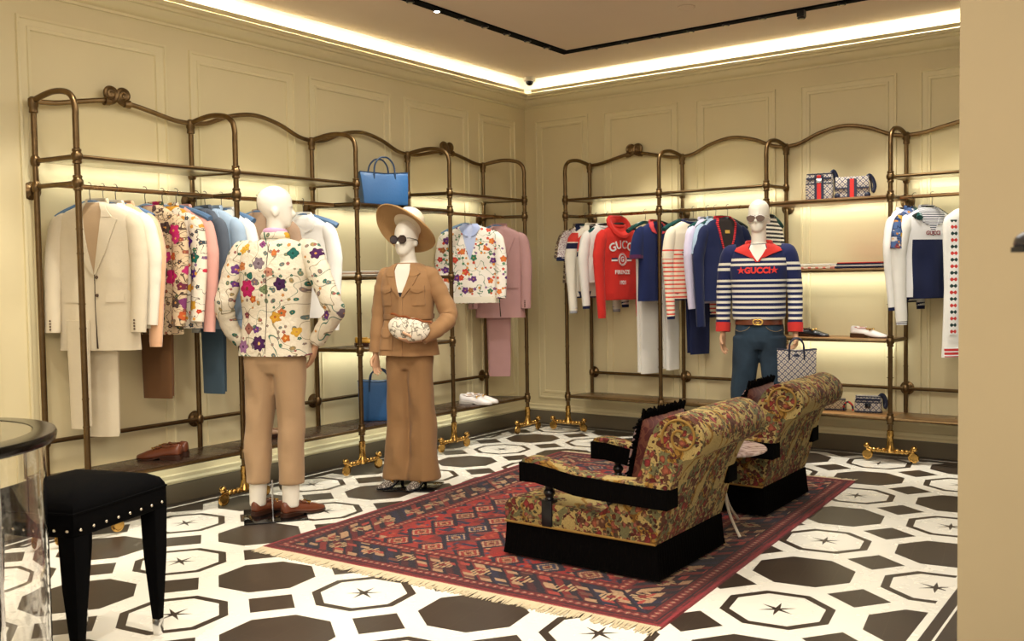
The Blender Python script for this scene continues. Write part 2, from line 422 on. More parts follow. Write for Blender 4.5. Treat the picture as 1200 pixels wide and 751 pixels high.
def rack(name, label, fronts, backs, bays, T, Nn, scroll_bays, dark):
    """fronts/backs: world xy of posts; T unit vector along the rack, Nn unit vector out of the wall"""
    root = thing(name, label, 'clothing rack', (fronts[0][0], fronts[0][1], 0))
    ox, oy = fronts[0]
    L = lambda p, z: (p[0]-ox, p[1]-oy, z)
    fr = [L(q, 0) for q in fronts]; bk = [L(q, 0) for q in backs]
    ZT, ZR, ZB = 2.065, 1.925, .32
    rp = .0165
    def lerp(a, b, t): return (a[0]+(b[0]-a[0])*t, a[1]+(b[1]-a[1])*t)
    for i, (f, b) in enumerate(zip(fr, bk)):
        mb = MB(); path = [(f[0], f[1], .10), (f[0], f[1], 1.0), (f[0], f[1], 2.27)]
        top = [(0, 2.27), (.0, 2.32), (.05, 2.375), (.2, 2.412), (.5, 2.425), (.8, 2.41), (1, 2.392)]
        path += cr([(*lerp(f, b, t), z) for t, z in top], 5)[1:]
        mb.tube(path, rp, 12)
        for z in (.62, .77, 1.15, 1.28, 1.55, 1.68):
            mb.box((f[0], f[1], z), (.05, .004, .004)); mb.lathe([(.019, z-.004), (.019, z+.004)], (f[0], f[1], 0), 10)
        p = mb.build('front_post', BRONZE, root)
        zs = [ZT, ZR, ZB]+([1.402, .885] if (i < len(bays) and bays[i] == 'S') or (i and bays[i-1] == 'S') else [])
        for z in zs:
            mb = MB(); mb.lathe([(rp, z-.042), (.024, z-.038), (.024, z-.028), (.021, z-.024), (.029, z-.012), (.030, z), (.029, z+.012), (.021, z+.024), (.024, z+.028), (.024, z+.038), (rp, z+.042)], (f[0], f[1], 0), 14)
            mb.build('collar', BRONZE, p)
        mb = MB(); mb.tube([(b[0], b[1], ZB), (b[0], b[1], 2.40)], rp*.95, 12)
        for z in (2.385,): mb.lathe([(rp, z-.06), (.024, z-.055), (.022, z-.03), (.027, z-.02), (.027, z+.018), (.015, z+.03)], (b[0], b[1], 0), 14)
        for z in (ZT, ZR, .512): mb.lathe([(rp, z-.03), (.024, z-.02), (.027, z), (.024, z+.02), (rp, z+.03)], (b[0], b[1], 0), 14)
        for z in (.68, 1.2, 1.66): mb.box((b[0], b[1], z), (.04, .004, .004))
        mb.build('back_post', BRONZE, root)
        # links front to back
        for z in (ZT, ZR)+((1.402, .885) if len(zs) > 3 else ()):
            MB().tube([(f[0], f[1], z), (b[0], b[1], z)], rp*.82, 10).build('cross_bar', BRONZE, root)
        # wall flanges
        for z in (1.905, .512):
            mb = MB(); c = (b[0]-Nn[0]*.05, b[1]-Nn[1]*.05, z)
            M = Vector((0, 0, 1)).rotation_difference(Vector((Nn[0], Nn[1], 0))).to_matrix()
            cc = (b[0]-Nn[0]*(abs((b[0]+ox)*Nn[0]+(b[1]+oy)*Nn[1])-.003), b[1]-Nn[1]*(abs((b[0]+ox)*Nn[0]+(b[1]+oy)*Nn[1])-.003), z)
            mb.lathe([(.05, 0), (.052, .004), (.05, .009), (.036, .012), (.03, .018), (.014, .022), (.013, .05)], cc, 22, M)
            for k in range(3):
                a = pi/2+k*2*pi/3; q = M @ Vector((.04*cos(a), .04*sin(a), .011)); mb.ball((cc[0]+q.x, cc[1]+q.y, cc[2]+q.z), .005, 6, 4)
            mb.build('wall_flange', BRONZE, root)
        # brass foot with scroll castors
        mb = MB(); F = (f[0], f[1])
        mb.lathe([(.014, .24), (.024, .235), (.022, .225), (.026, .2), (.022, .19), (.024, .13), (.034, .105), (.04, .09), (.03, .075), (.01, .07)], (*F, 0), 16)
        P = [(F[0]+T[0]*s, F[1]+T[1]*s, z) for s, z in ((-.165, .105), (-.13, .09), (-.06, .084), (0, .082), (.06, .084), (.13, .09), (.165, .105))]
        mb.tube(cr(P, 4), [.013]*25, 10)
        for s in (-.115, -.085, -.05, .05, .085, .115): mb.ball((F[0]+T[0]*s, F[1]+T[1]*s, .088), (.02, .02, .02), 10, 6)
        for s in (-.165, .165): mb.ball((F[0]+T[0]*s, F[1]+T[1]*s, .115), (.024, .024, .022), 10, 8)
        ft = mb.build('caster_foot', BRASS, root)
        for s in (-1, 1):
            mb = MB(); c = (F[0]+T[0]*s*.165, F[1]+T[1]*s*.165, .051)
            volute(mb, c, .038, .012, 1.6, s, T, start=pi/2)
            M = Vector((0, 0, 1)).rotation_difference(Vector((Nn[0], Nn[1], 0))).to_matrix()
            mb.lathe([(.03, -.009), (.034, 0), (.03, .009)], c, 18, M)
            mb.build('wheel', BRASS, ft)
    # lower rod and crown pipes
    for i in range(len(bays)):
        a, b = bk[i], bk[i+1]; f0, f1 = fr[i], fr[i+1]
        MB().tube([(a[0], a[1], .512), (b[0], b[1], .512)], rp*.8, 10).build('lower_rod', BRONZE, root)
        mb = MB(); kind = bays[i]
        if i in scroll_bays:
            for (p0, p1) in ((a, b), (b, a)):
                pts = [(0, 2.392), (.12, 2.398), (.28, 2.43), (.40, 2.452), (.445, 2.452)]
                path = cr([(*lerp(p0, p1, t), z) for t, z in pts], 5)
                mb.tube(path, rp*.9, 10)
                e = lerp(p0, p1, .42); e2 = lerp(p0, p1, .455)
                mb.tube([(e[0], e[1], 2.452), (e2[0], e2[1], 2.45)], [.026, .02], 10)
        else:
            pts = [(0, 2.392), (.12, 2.408), (.3, 2.475), (.5, 2.508), (.7, 2.475), (.88, 2.408), (1, 2.392)]
            mb.tube(cr([(*lerp(a, b, t), z) for t, z in pts], 6), rp*.9, 10)
        cp = mb.build('crown_pipe', BRONZE, root)
        if i in scroll_bays:
            for s, q in ((-1, .457), (1, .543)):
                mb = MB(); c0 = lerp(a, b, q); c = (c0[0], c0[1], 2.497)
                TT = T if (b[0]-a[0])*T[0]+(b[1]-a[1])*T[1] > 0 else T
                volute(mb, c, .046, .017, 1.7, -s, TT, start=-pi/2)
                c2 = lerp(a, b, q+s*.012)
                mb.tube([(c2[0], c2[1], 2.452), (c0[0], c0[1], 2.452)], .02, 8)
                M = Vector((0, 0, 1)).rotation_difference(Vector((Nn[0], Nn[1], 0))).to_matrix()
                mb.lathe([(.036, -.008), (.036, .008)], c, 16, M)
                mb.build('scroll_finial', BRONZE, cp)
        # shelves
        q = lambda p, t, s: lerp(p, s, t)
        def plate(z, th, mat, nm, inset=.0, led=True):
            A = lerp(f0, a, inset); B = lerp(f1, b, inset); 
            mb = MB(); mb.slab([A[:2], B[:2], b[:2], a[:2]], z-th, z)
            o = mb.build(nm, mat, root, bevel=.003)
            # metal edge rail along the front
            mb = MB(); mb.tube([(A[0], A[1], z-th/2), (B[0], B[1], z-th/2)], .011, 8, ex=1.0)
            mb.build('edge_rail', BRONZE, o)
            if led:
                c = lerp(lerp(a, b, .5), lerp(f0, f1, .5), .12)
                LEDS.append((Vector((c[0]+ox, c[1]+oy, z-th-.006)), Vector((T[0], T[1], 0)), Vector((Nn[0], Nn[1], 0)), (Vector(b)-Vector(a)).length*.9 if len(a) == len(b) else .85))
        if kind == 'H':
            plate(ZT+.008, .014, GLASSSHELF, 'upper_shelf')
            g = lambda t, p, s: lerp(p, s, t)
            r0 = lerp(f0, a, .52); r1 = lerp(f1, b, .52)
            mb = MB(); mb.tube([(r0[0], r0[1], ZR), (r1[0], r1[1], ZR)], .0135, 12)
            mb.build('hanging_rail', metal('rail_copper', '#a5825a', .3) if 'rail_copper' not in bpy.data.materials else bpy.data.materials['rail_copper'], root)
            plate(ZB+.012, .026, DARKWOOD if dark else OAKD, 'lower_shelf', led=dark)
        else:
            plate(ZR+.012, .03, DARKWOOD if dark else OAK, 'upper_shelf')
            plate(1.402+.012, .026, DARKWOOD if dark else OAK, 'middle_shelf')
            plate(.885+.012, .026, DARKWOOD if dark else OAK, 'middle_shelf')
            plate(ZB+.012, .026, DARKWOOD if dark else OAK, 'lower_shelf', led=dark)
    return root
OAKD = wood('brown_oak', '#6d5132', '#59401f', .3)
LF = [(.402, -4.734), (.402, -3.705), (.402, -2.668), (.402, -1.634), (.402, -.60)]
LB = [(.055, -4.775), (.055, -3.772), (.055, -2.76), (.055, -1.738), (.055, -.74)]
rack('garment_rack', 'long bronze pipe clothing rack with scroll finials along the left wall', LF, LB, ['H', 'H', 'S', 'H'], (0, 1), (1, 0), (0, 3), True)
RF = [(.676, -.36), (1.598, -.36), (2.518, -.36), (3.438, -.36), (4.36, -.36)]
RB = [(.742, -.05), (1.66, -.05), (2.563, -.05), (3.471, -.05), (4.38, -.05)]
rack('garment_rack', 'bronze pipe clothing rack with wooden shelves along the back wall, right of the corner', RF, RB, ['H', 'H', 'S', 'H'], (1, 0), (0, -1), (0, 3), False)
# ---------------------------------------------------------------- clothes on hangers
def interp(prof, z):
    """prof: list (z, hw, ht, cy) descending z"""
    if z >= prof[0][0]: return prof[0][1:]
    for a, b in zip(prof, prof[1:]):
        if z >= b[0]:
            t = (a[0]-z)/(a[0]-b[0]); return tuple(a[i]+(b[i]-a[i])*t for i in range(1, 4))
    return prof[-1][1:]
class Shell:
    """a soft torso shape that patches, lapels, pockets and lettering can lie on"""
    def __init__(s, prof, fold=.006, freq=22, n=2.5, seed=0, open_bottom=False):
        s.p = prof; s.fold = fold; s.freq = freq; s.n = n; s.seed = seed
    def f(s, x, z):
        zt = s.p[0][0]; k = min(1, max(0, (zt-.12-z)/.25))
        return s.fold*k*(sin(s.freq*x+3*z+s.seed)+.6*sin(s.freq*1.9*x-5*z+2*s.seed)) + s.fold*.8*mnoise.noise(Vector((x*9+s.seed, z*7, s.seed)))
    def y(s, x, z, side=-1):
        hw, ht, cy = interp(s.p, z); q = min(.999, abs(x/hw)); return cy+side*(ht*(1-q**s.n)**(1/s.n)+s.f(x, z))
    def mesh(s, mb, steps=30, n=44, m=0):
        zt, zb = s.p[0][0], s.p[-1][0]; zs = sorted(set([q[0] for q in s.p]+[zt+(zb-zt)*i/steps for i in range(steps+1)]), reverse=True); R = []
        for z in zs:
            hw, ht, cy = interp(s.p, z); r = []
            for k in range(n):
                a = 2*pi*k/n; c, q = cos(a), sin(a)
                e = 2/s.n; x = hw*math.copysign(abs(c)**e, c); y = ht*math.copysign(abs(q)**e, q)
                y += math.copysign(1, q)*s.f(x, z)*min(1, abs(q)*3)
                r.append((x, cy+y, z))
            R.append(r)
        mb.loft(R, True, m=m)
        return mb
    def patch(s, mb, rows, off=.004, th=.004, side=-1, cols=8, sub=4, m=0):
        """rows: (z, xl, xr) -> a thin conforming panel"""
        rr = []
        for a, b in zip(rows, rows[1:]):
            for k in range(sub): t = k/sub; rr.append(tuple(a[i]+(b[i]-a[i])*t for i in range(3)))
        rr.append(rows[-1]); top = []; bot = []
        for z, xl, xr in rr:
            o_ = off
            top.append([(xl+(xr-xl)*j/cols, s.y(xl+(xr-xl)*j/cols, z, side)+side*(off+th), z) for j in range(cols+1)])
            bot.append([(xl+(xr-xl)*j/cols, s.y(xl+(xr-xl)*j/cols, z, side)+side*(off-.004), z) for j in range(cols+1)])
        mb.grid(top, m=m)
        # rim
        ring_t = [r[0] for r in top]+top[-1][1:]+[r[-1] for r in reversed(top[:-1])]+list(reversed(top[0][1:-1]))
        ring_b = [r[0] for r in bot]+bot[-1][1:]+[r[-1] for r in reversed(bot[:-1])]+list(reversed(bot[0][1:-1]))
        mb.loft([ring_t, ring_b], False, m=m)
        return mb
def tprof(W=.215, L=.78, t=.06, waist=None, hem=None, zt=-.095, neck=.055, drop=.088, tb=None):
    waist = waist or W*.95; hem = hem or W*1.03; tb = tb or t
    return [(zt, neck, .03, 0), (zt-.02, neck+.05, .045, 0), (zt-drop*.55, W*.75, .052, 0), (zt-drop*.85, W*.93, .055, 0), (zt-drop-.02, W*.985, t, 0), (zt-drop-.08, W, t*1.05, 0),
            (zt-L*.55, waist, t*.95, 0), (zt-L*.8, (waist+hem)/2, (t+tb)/2, 0), (zt-L, hem, tb, 0)]
def sleeve(mb, sx, pts, rad, ex=.75, m=0, wr=.022, seed=0, n=14):
    P = cr([(sx*a[0], a[1], a[2]) for a in pts], 7); k = len(P)-1
    rr = cr([(r, 0, 0) for r in rad], max(1, int(round(k/(len(rad)-1)))))
    R = [rr[min(len(rr)-1, int(round(i*(len(rr)-1)/k)))][0]*(1+wr*sin(i*1.3+seed)*sin(i*.37+seed)) for i in range(k+1)]
    mb.tube(P, R, n, ex=ex, up=(1, 0, 0), m=m)
    return P
def lettering(sh, text, size, x, z, mat, parent, side=-1, arc=0, off=.0035, name='lettering', bold=0):
    cu = bpy.data.curves.new('t', 'FONT'); cu.body = text; cu.size = size; cu.align_x = 'CENTER'; cu.align_y = 'CENTER'; cu.extrude = .001; cu.offset = bold; cu.resolution_u = 3
    o = bpy.data.objects.new('t', cu); COL.objects.link(o)
    dg = bpy.context.evaluated_depsgraph_get(); me = bpy.data.meshes.new_from_object(o.evaluated_get(dg)); bpy.data.objects.remove(o); bpy.data.curves.remove(cu)
    for v in me.vertices:
        tx, ty, tz = v.co
        if arc:
            a = tx/arc; r = arc+ty; px_, pz_ = x+r*sin(a), z+r*cos(a)-arc
        else: px_, pz_ = x+tx, z+ty
        dd = off + (tz+.001)
        v.co = (px_ if side < 0 else -px_, (sh.y(px_ if side < 0 else -px_, pz_, side)+side*dd) if sh else -dd, pz_)
    me.materials.clear(); me.materials.append(mat)
    ob = bpy.data.objects.new(name, me); COL.objects.link(ob); ob.parent = parent; return ob

HANGT = []
def hanger(name_mat, loc, rz, label, group, w=.2, cat='hanger'):
    t = thing('clothes_hanger', label, cat, loc, rz, group)
    mb = MB(); P = cr([(-w, .0, -.178), (-w*.75, -.002, -.148), (-w*.3, -.002, -.112), (0, -.004, -.098), (w*.3, -.002, -.112), (w*.75, -.002, -.148), (w, 0, -.178)], 4)
    mb.tube(P, [.014+.006*(abs(i-12)/12) for i in range(25)], 8, ex=1.15, up=(0, 0, 1)); mb.build('hanger_arm', name_mat, t)
    mb = MB(); P = [(0, -.004, -.10), (0, -.01, -.045)]+[(0, -.01+.0+.02*cos(a), -.006+.021*sin(a)-.002) for a in [radians(-90+i*26) for i in range(0, 9)]]
    mb.tube(P, .0022, 6); mb.build('hook', STEELD, t)
    return t
STEELD = metal('dark_steel_wire', '#6a6460', .3)

def jacket(loc, rz, label, fabric, lining, group=None, W=.215, L=.76, lap=True, btn=None, sl=None, vdeep=.36, vw=.052, t=.06, collar=True, inner=None, name='blazer', cat='blazer', pockets=True, seed=0, cuffm=None, hanger_=None, sleeve_len=.6, hemcut=True, seam=True):
    """lapelled jacket hanging from the rail; local z = 0 at the rail, front faces -y"""
    r = thing(name, label, cat, loc, rz, group)
    zt = -.10; sh = Shell(tprof(W, L, t, zt=zt), seed=seed)
    mb = MB(); sh.mesh(mb); mb.build('body', fabric, r)
    for sx in (-1, 1):
        mb = MB()
        P = sleeve(mb, sx, [(W*.74, 0, zt-.085), (W-.012, -.004, zt-.13), (W+.012, -.012, zt-.26), (W+.022, -.03, zt-.42), (W+.018, -.06, zt-.12-sleeve_len)], [.04, .054, .054, .049, .043], .85, seed=seed+sx)
        s_ = mb.build('sleeve', fabric, r)
        if btn:
            mb = MB(); e = P[-1]
            for k in range(4): mb.ball((e[0]-sx*.005, e[1]-.042+.012*0, e[2]+.02+k*.016), (.006, .004, .006), 8, 5)
            mb.build('cuff_buttons', btn, s_)
        if cuffm:
            mb = MB(); e = P[-1]; mb.tube([(e[0], e[1], e[2]+.05), (e[0], e[1]-.005, e[2]-.03)], [.042, .046], 14, ex=.85, up=(1, 0, 0)); mb.build('turned_cuff', cuffm, s_)
    zv = zt-vdeep
    # opening
    mb = MB(); sh.patch(mb, [(zt-.004, -vw*.8, vw*.8), (zt-.05, -vw*1.1, vw*1.1), (zt-vdeep*.5, -vw*.75, vw*.75), (zv+.02, -.008, .008), (zv, -.002, .002)], off=.0005, th=.001)
    mb.build('lining', inner or lining, r)
    if lap:
        for sx in (-1, 1):
            mb = MB()
            rows = [(zt+.0, vw*.75, vw*1.05+.01), (zt-.05, vw*1.1, vw*1.1+.035), (zt-.085, vw*1.1, vw*1.1+.062)]
            rows = [(a, sx*b, sx*c) if sx > 0 else (a, sx*c, sx*b) for a, b, c in rows]
            sh.patch(mb, rows, off=.009, th=.004, cols=4); mb.build('collar', fabric, r)
            mb = MB()
            rows = [(zt-.078, vw*1.08, vw*1.08+.03), (zt-.1, vw*1.05, vw*1.05+.092), (zt-.16, vw*.92, vw*.92+.075), (zt-vdeep*.7, vw*.5, vw*.5+.052), (zv, .001, .012)]
            rows = [(a, sx*b, sx*c) if sx > 0 else (a, sx*c, sx*b) for a, b, c in rows]
            sh.patch(mb, rows, off=.006, th=.004, cols=5); mb.build('lapel', fabric, r)
    if collar:
        mb = MB(); P = [(vw*1.25*cos(a), .018+.035*sin(a), zt+.006+.006*sin(a)) for a in [radians(-25+i*23) for i in range(11)]]
        mb.tube(P, .016, 8, ex=.45, up=(0, 0, 1)); mb.build('back_collar', fabric, r)
    if seam:
        mb = MB(); sh.patch(mb, [(zv, -.001, .003), (zt-L*.8, -.001, .0035), (zt-L+.01, .004, .014)], off=.0012, th=.0008, cols=2); mb.build('front_edge', DARKSEAM, r)
    if btn:
        for k in range(1 if not lap else 2):
            z = zv-.015-k*.1; MB().lathe([(.009, 0), (.01, .003), (.006, .005)], (.016, sh.y(.016, z)-.003, z), 12, rotM(pi/2, 0, 0)).build('button', btn, r)
    if pockets:
        for sx in (-1, 1):
            mb = MB(); z = zt-L*.62; a, b = sx*.07, sx*.17; a, b = min(a, b), max(a, b)
            sh.patch(mb, [(z, a, b), (z-.045, a, b)], off=.003, th=.004, cols=5, sub=2); mb.build('pocket_flap', fabric, r)
    return r, sh
DARKSEAM = Mat('dark_seam', '#3a2c20', .9).m

def trousers(loc, rz, label, fabric, top=-.5, bot=-1.35, w=.2, t=.03, group=None, split=True, cat='trousers', name='trousers', seed=0):
    r = thing(name, label, cat, loc, rz, group)
    for k, (cx, cy) in enumerate(((.004, -.017), (-.006, .017)) if split else ((0, 0),)):
        sh = Shell([(top, w*.55, t*.5, cy), (top-.04, w*.56, t*.5, cy), ((top+bot)/2, w*.53, t*.5, cy), (bot+.01+k*.012, w*.5, t*.5, cy)], fold=.003, seed=seed+k, n=3)
        mb = MB(); sh.mesh(mb, 12, 32); mb.v = [(x+cx, y, z) for x, y, z in mb.v]; mb.build('trouser_leg', fabric, r)
    return r

def top_(loc, rz, label, fabric, W=.21, L=.66, t=.06, sl='long', neck='crew', neckm=None, cuffm=None, hemm=None, name='sweater', cat='sweater', group=None, seed=0, sleeve_m=None, slen=.58, nw=.075, vdeep=.2, inm=None, swide=1.0, hood=False, sopen=.04):
    """knit, shirt, tee or polo on a hanger"""
    r = thing(name, label, cat, loc, rz, group); zt = -.105
    sh = Shell(tprof(W, L, t, zt=zt, neck=nw*.8), seed=seed, fold=.007); mb = MB(); sh.mesh(mb); mb.build('body', fabric, r)
    sm = sleeve_m or fabric
    for sx in (-1, 1):
        mb = MB()
        if sl == 'long':
            P = sleeve(mb, sx, [(W*.74, 0, zt-.08), (W-.012, -.004, zt-.13), (W+.012+sopen*.3, -.012, zt-.28), (W+.008+sopen*.4, -.02, zt-.45), (W+.0+sopen*.4, -.04, zt-.12-slen)], [.04*swide, .054*swide, .054*swide, .047*swide, .038*swide], .85, seed=seed+sx, wr=.03)
            rad = .038*swide
        else:
            P = sleeve(mb, sx, [(W*.70, 0, zt-.07), (W-.02, -.002, zt-.11), (W+.015, -.008, zt-.19), (W+.03, -.01, zt-.29)], [.045, .066, .074, .077], .62, seed=seed+sx)
            rad = .077
        s_ = mb.build('sleeve', sm, r)
        if cuffm:
            mb = MB(); e = P[-1]; d = .05 if sl == 'long' else .03; ex = .85 if sl == 'long' else .62
            mb.tube([(e[0], e[1]+.002, e[2]+d*.5), (e[0], e[1], e[2]-d*.5)], [rad*1.04, rad*(.94 if sl == 'long' else 1.03)], 14, ex=ex, up=(1, 0, 0)); mb.build('cuff', cuffm, s_)
    if hemm:
        hw, ht, cy = interp(sh.p, zt-L); s2 = Shell([(zt-L+.045, hw*1.01, ht*1.03, 0), (zt-L, hw*.97, ht*.97, 0), (zt-L-.012, hw*.95, ht*.95, 0)], fold=.004, seed=seed); mb = MB(); s2.mesh(mb, 4, 40); mb.build('hem_band', hemm, r)
    nm = neckm or fabric
    mb = MB()
    if neck == 'crew':
        P = [(nw*cos(a), .004+.038*sin(a)-.012, zt+.006-.028*(1-sin(a))*.5) for a in [2*pi*i/24 for i in range(24)]]
        mb.tube(P, .0125, 8, closed=True, cap=False); mb.build('neckband', nm, r)
        mb = MB(); mb.ball((0, -.008, zt+.002), (nw*.95, .036, .012), 16, 6); mb.build('neck_opening', inm or DARKIN, r)
    elif neck in ('v', 'polo', 'shirt'):
        mb2 = MB(); sh.patch(mb2, [(zt-.002, -nw*.7, nw*.7), (zt-.04, -nw*.85, nw*.85), (zt-vdeep*.5, -nw*.55, nw*.55), (zt-vdeep, -.004, .004)], off=.0006, th=.001); mb2.build('neck_opening', inm or DARKIN, r)
        for sx in (-1, 1):
            mb = MB(); w_ = .016 if neck == 'v' else .034
            rows = [(zt+.004, nw*.66, nw*.66+w_), (zt-.04, nw*.84, nw*.84+w_*1.3), (zt-vdeep*.5, nw*.55, nw*.55+w_*(1 if neck == 'v' else 1.4)), (zt-vdeep*(1 if neck == 'v' else .62), .0 if neck == 'v' else nw*.45, (.014 if neck == 'v' else nw*.5))]
            rows = [(a, sx*b, sx*c) if sx > 0 else (a, sx*c, sx*b) for a, b, c in rows]
            sh.patch(mb, rows, off=.004, th=.005, cols=4); mb.build('collar', nm, r)
        mb = MB(); P = [(nw*.85*cos(a), .016+.03*sin(a), zt+.006+.008*sin(a)) for a in [radians(-20+i*22) for i in range(11)]]
        mb.tube(P, .014, 8, ex=.5, up=(0, 0, 1)); mb.build('back_collar', nm, r)
    if hood:
        mb = MB(); P = cr([(-.085, -.03, zt-.05), (-.1, .0, zt-.0), (-.075, .03, zt+.035), (0, .045, zt+.04), (.075, .03, zt+.035), (.1, 0, zt), (.085, -.03, zt-.05), (.03, -.062, zt-.095), (-.03, -.062, zt-.095), (-.085, -.03, zt-.05)], 4)[:-1]
        mb.tube(P, .026, 8, closed=True, cap=False, ex=1.5); mb.build('hood', fabric, r)
    return r, sh
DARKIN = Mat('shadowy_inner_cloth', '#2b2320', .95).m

# ------- fabrics
CREAMW = cloth('cream_wool', '#d6c9ae').m; IVORY = cloth('ivory_cotton', '#e9e1cd').m; WHITEC = cloth('white_cotton', '#eceae2').m
PEACH = Mat('peach_satin', '#e0b088', .35, sheen=.3).m; PINKC = cloth('soft_pink_cotton', '#dfa79a').m; LBLUE = cloth('light_blue_linen', '#9db2c6').m
DGREY = cloth('dark_grey_blue_wool', '#535b66').m; NUDE = cloth('nude_wool', '#b79a80').m; BROWNC = cloth('brown_wool', '#6b4a2c').m; SLATE = cloth('slate_blue_wool', '#4a5f6e').m
PINKW = cloth('dusty_pink_satin', '#b98f8c', .55).m; NAVY = cloth('navy_knit', '#1b2347').m; NAVYB = cloth('navy_pique', '#1f2a58').m; RED = cloth('red_fleece', '#d8342c').m
REDK = cloth('red_knit', '#d23a34').m; CAMEL = cloth('camel_gabardine', '#a37c54', .8).m; CREAMK = cloth('cream_knit', '#e6dcc2').m; LILAC = cloth('pale_lilac_cotton', '#cfc8de').m
BTN = Mat('horn_button', '#5a4636', .3).m; BTNB = Mat('black_button', '#1a1a1c', .3).m; BTNW = Mat('pearl_button', '#cfd0dd', .25).m
WHITET = Mat('white_print', '#efeeea', .7).m; BLACKT = Mat('black_print', '#16161a', .7).m; REDT = Mat('red_print', '#e8413a', .8).m; NAVYT = Mat('navy_print', '#20264a', .8).m
FL_COLS = ['#c02a6c', '#4c2a78', '#d9642a', '#1f6a58', '#c9473e', '#8a5a86', '#d8a030']
FL_DARK = ['#4a3a34', '#6a2a3c', '#b02a62', '#3c4a34', '#c05a2c', '#7a6650']
FLORAL_A = floral('floral_jacquard_taupe', '#cdb796', [(11, .55, FL_DARK, 5, 3.3, .4), (24, .45, ['#4a3a34', '#5b4b3c', '#8a4a3a', '#3c4a34'], 6, 9.1, .36), (7, .42, ['#b8245e', '#b8245e', '#7c3a68'], 5, 21.7, .38)], [('#4b3a30', 11, .014, 2.2), ('#6b5a40', 19, .012, 5.2)], '#b9a07e').m
FLORAL_B = floral('floral_print_white', '#e6ddca', [(10, .5, ['#5a2a84', '#e0642a', '#d63a50', '#1f6a58', '#d8a030'], 5, 1.3, .4), (22, .5, ['#c8402c', '#3c4a54', '#7a5a86', '#e0a040', '#2c6a50'], 5, 7.1, .34)], [('#5b5048', 12, .009, 4.2)], '#ddd0b8').m
FLORAL_C = floral('floral_embroidery_ivory', '#e8ded0', [(12, .5, ['#d24a3a', '#e07a3c', '#6a3a7c', '#3a7c5a', '#a8683c', '#cf3a3a'], 5, 5.3, .38), (24, .5, ['#d24a3a', '#4a8a64', '#e0913c', '#7a4a88'], 5, 2.1, .32)], [('#5a7a5c', 9, .009, 1.2)], '#ece6da', .08).m
QUILT_M = floral('quilted_floral_jacquard', '#e0d6c0', [(19, .5, ['#6f7f66', '#2f6a5a', '#8a7a72', '#9a8a60', '#6a7a74'], 2, 2.4, .30), (6.5, .16, ['#7a4468', '#4a2350', '#a02c5c', '#c46a34'], 6, 12.35, .30), (11, .26, ['#7a6a72', '#c9703a', '#d8a838', '#84404c', '#6a3a7c'], 5, 4.1, .32), (28, .22, ['#c98a4a', '#9a5a5a', '#2c6a5c', '#8a7a70'], 5, 9.7, .30)], [('#94886f', 4.6, .005, 3.7), ('#4f7262', 3.6, .0035, 8.2)], '#d6cab2', .55, spots=[(.085, 1.346, .056, '#c22864', '#8a3a30', 6), (-.125, 1.37, .040, '#45244e', '#2a1a30', 5), (.01, 1.03, .048, '#4a2552', '#d8b070', 7), (.128, 1.01, .042, '#a07098', '#5a3a5c', 6), (.045, 1.285, .024, '#cc6a30', '#e0a040', 5), (-.09, 1.18, .036, '#d09a30', '#9a5a24', 5), (.085, 1.115, .034, '#9a6456', '#5a3028', 4), (-.195, 1.545, .034, '#246a60', '#184840', 4), (.005, 1.49, .040, '#84747a', '#5a4a50', 6), (.10, 1.585, .026, '#d8b040', '#c07a30', 5), (.12, 1.475, .028, '#c8804a', '#8a4a2c', 5), (.06, 1.42, .024, '#2c6a5c', '#1c4a40', 3), (-.06, 1.44, .030, '#c48a70', '#8a4a40', 5), (-.15, 1.06, .026, '#c8702c', '#e0b060', 5), (-.03, 1.34, .03, '#7a8a60', '#4a5a40', 3), (-.01, 1.60, .022, '#8a4a7a', '#4a2a4a', 4)]).m
def dots(m, x, y, z):
    d, c, p = m.voro(m.comb(x*90, z*90)); return m.mix(d < .28, '#e4dfdc', '#8c5a74')
DOTM = stripes_mat('dotted_white_jersey', dots).m
DARKDOT = stripes_mat('brown_patterned_silk', lambda m, x, y, z: m.mix(m.voro(m.comb(x*70, z*70))[0] < .34, '#5b4a3c', '#b8a98a')).m
BLUEFL = floral('blue_floral_silk', '#4f6690', [(16, .7, ['#c9a23c', '#8a9ac0', '#d0c8c0', '#8a3a44', '#c9a23c'], 5, 3.1, .38), (34, .5, ['#d8d4cc', '#2a3a60', '#c98a3c'], 5, 8.8, .34)], [('#2a3a5c', 16, .03, 2.1)], '#3e5582', .05).m
def st_sweater(m, x, y, z):
    s = ((z*-29).fract() < .36)*(z < -.33); return m.mix(s, m.mix((z < -.38)*.35, '#e9e0c8', '#e8c39c'), '#dd5142')
STRIPE_SW = stripes_mat('cream_red_striped_knit', st_sweater).m
def st_sleeve(m, x, y, z):
    s = ((z*-29).fract() < .36)*(z < -.34)*((z < -.42).max((z > -.38)*1.0)); return m.mix(s, '#e9e0c8', '#dd5142')
STRIPE_SL = stripes_mat('cream_red_striped_sleeve', st_sleeve).m
def chev(m, x, y, z):
    q = z+(x.abs()*.75); a = q.between(-.20, -.09)*(x.abs() > .05); b = q.between(-.245, -.205)*(x.abs() > .05)
    return m.mix(b, m.mix(a, '#e8e2d2', '#d8433a'), '#1c2140')
CHEV = stripes_mat('white_jersey_with_chevrons', chev).m
def slchev(m, x, y, z):
    q = z+(x.abs()*.75)*0; a = q.between(-.25, -.17); b = q.between(-.31, -.26)
    return m.mix(b, m.mix(a, '#e8e2d2', '#d8433a'), '#1c2140')
SLCHEV = stripes_mat('white_sleeve_with_bands', slchev).m
def trackm(m, x, y, z):
    return m.mix((z < -.33)*(x.abs() < .16), '#e9e8e6', '#1a2244')
TRACK = stripes_mat('white_navy_track_cloth', trackm).m
def bw_stripe(m, x, y, z): return m.mix((z*32).fract() < .5, '#ece7da', '#181a22')
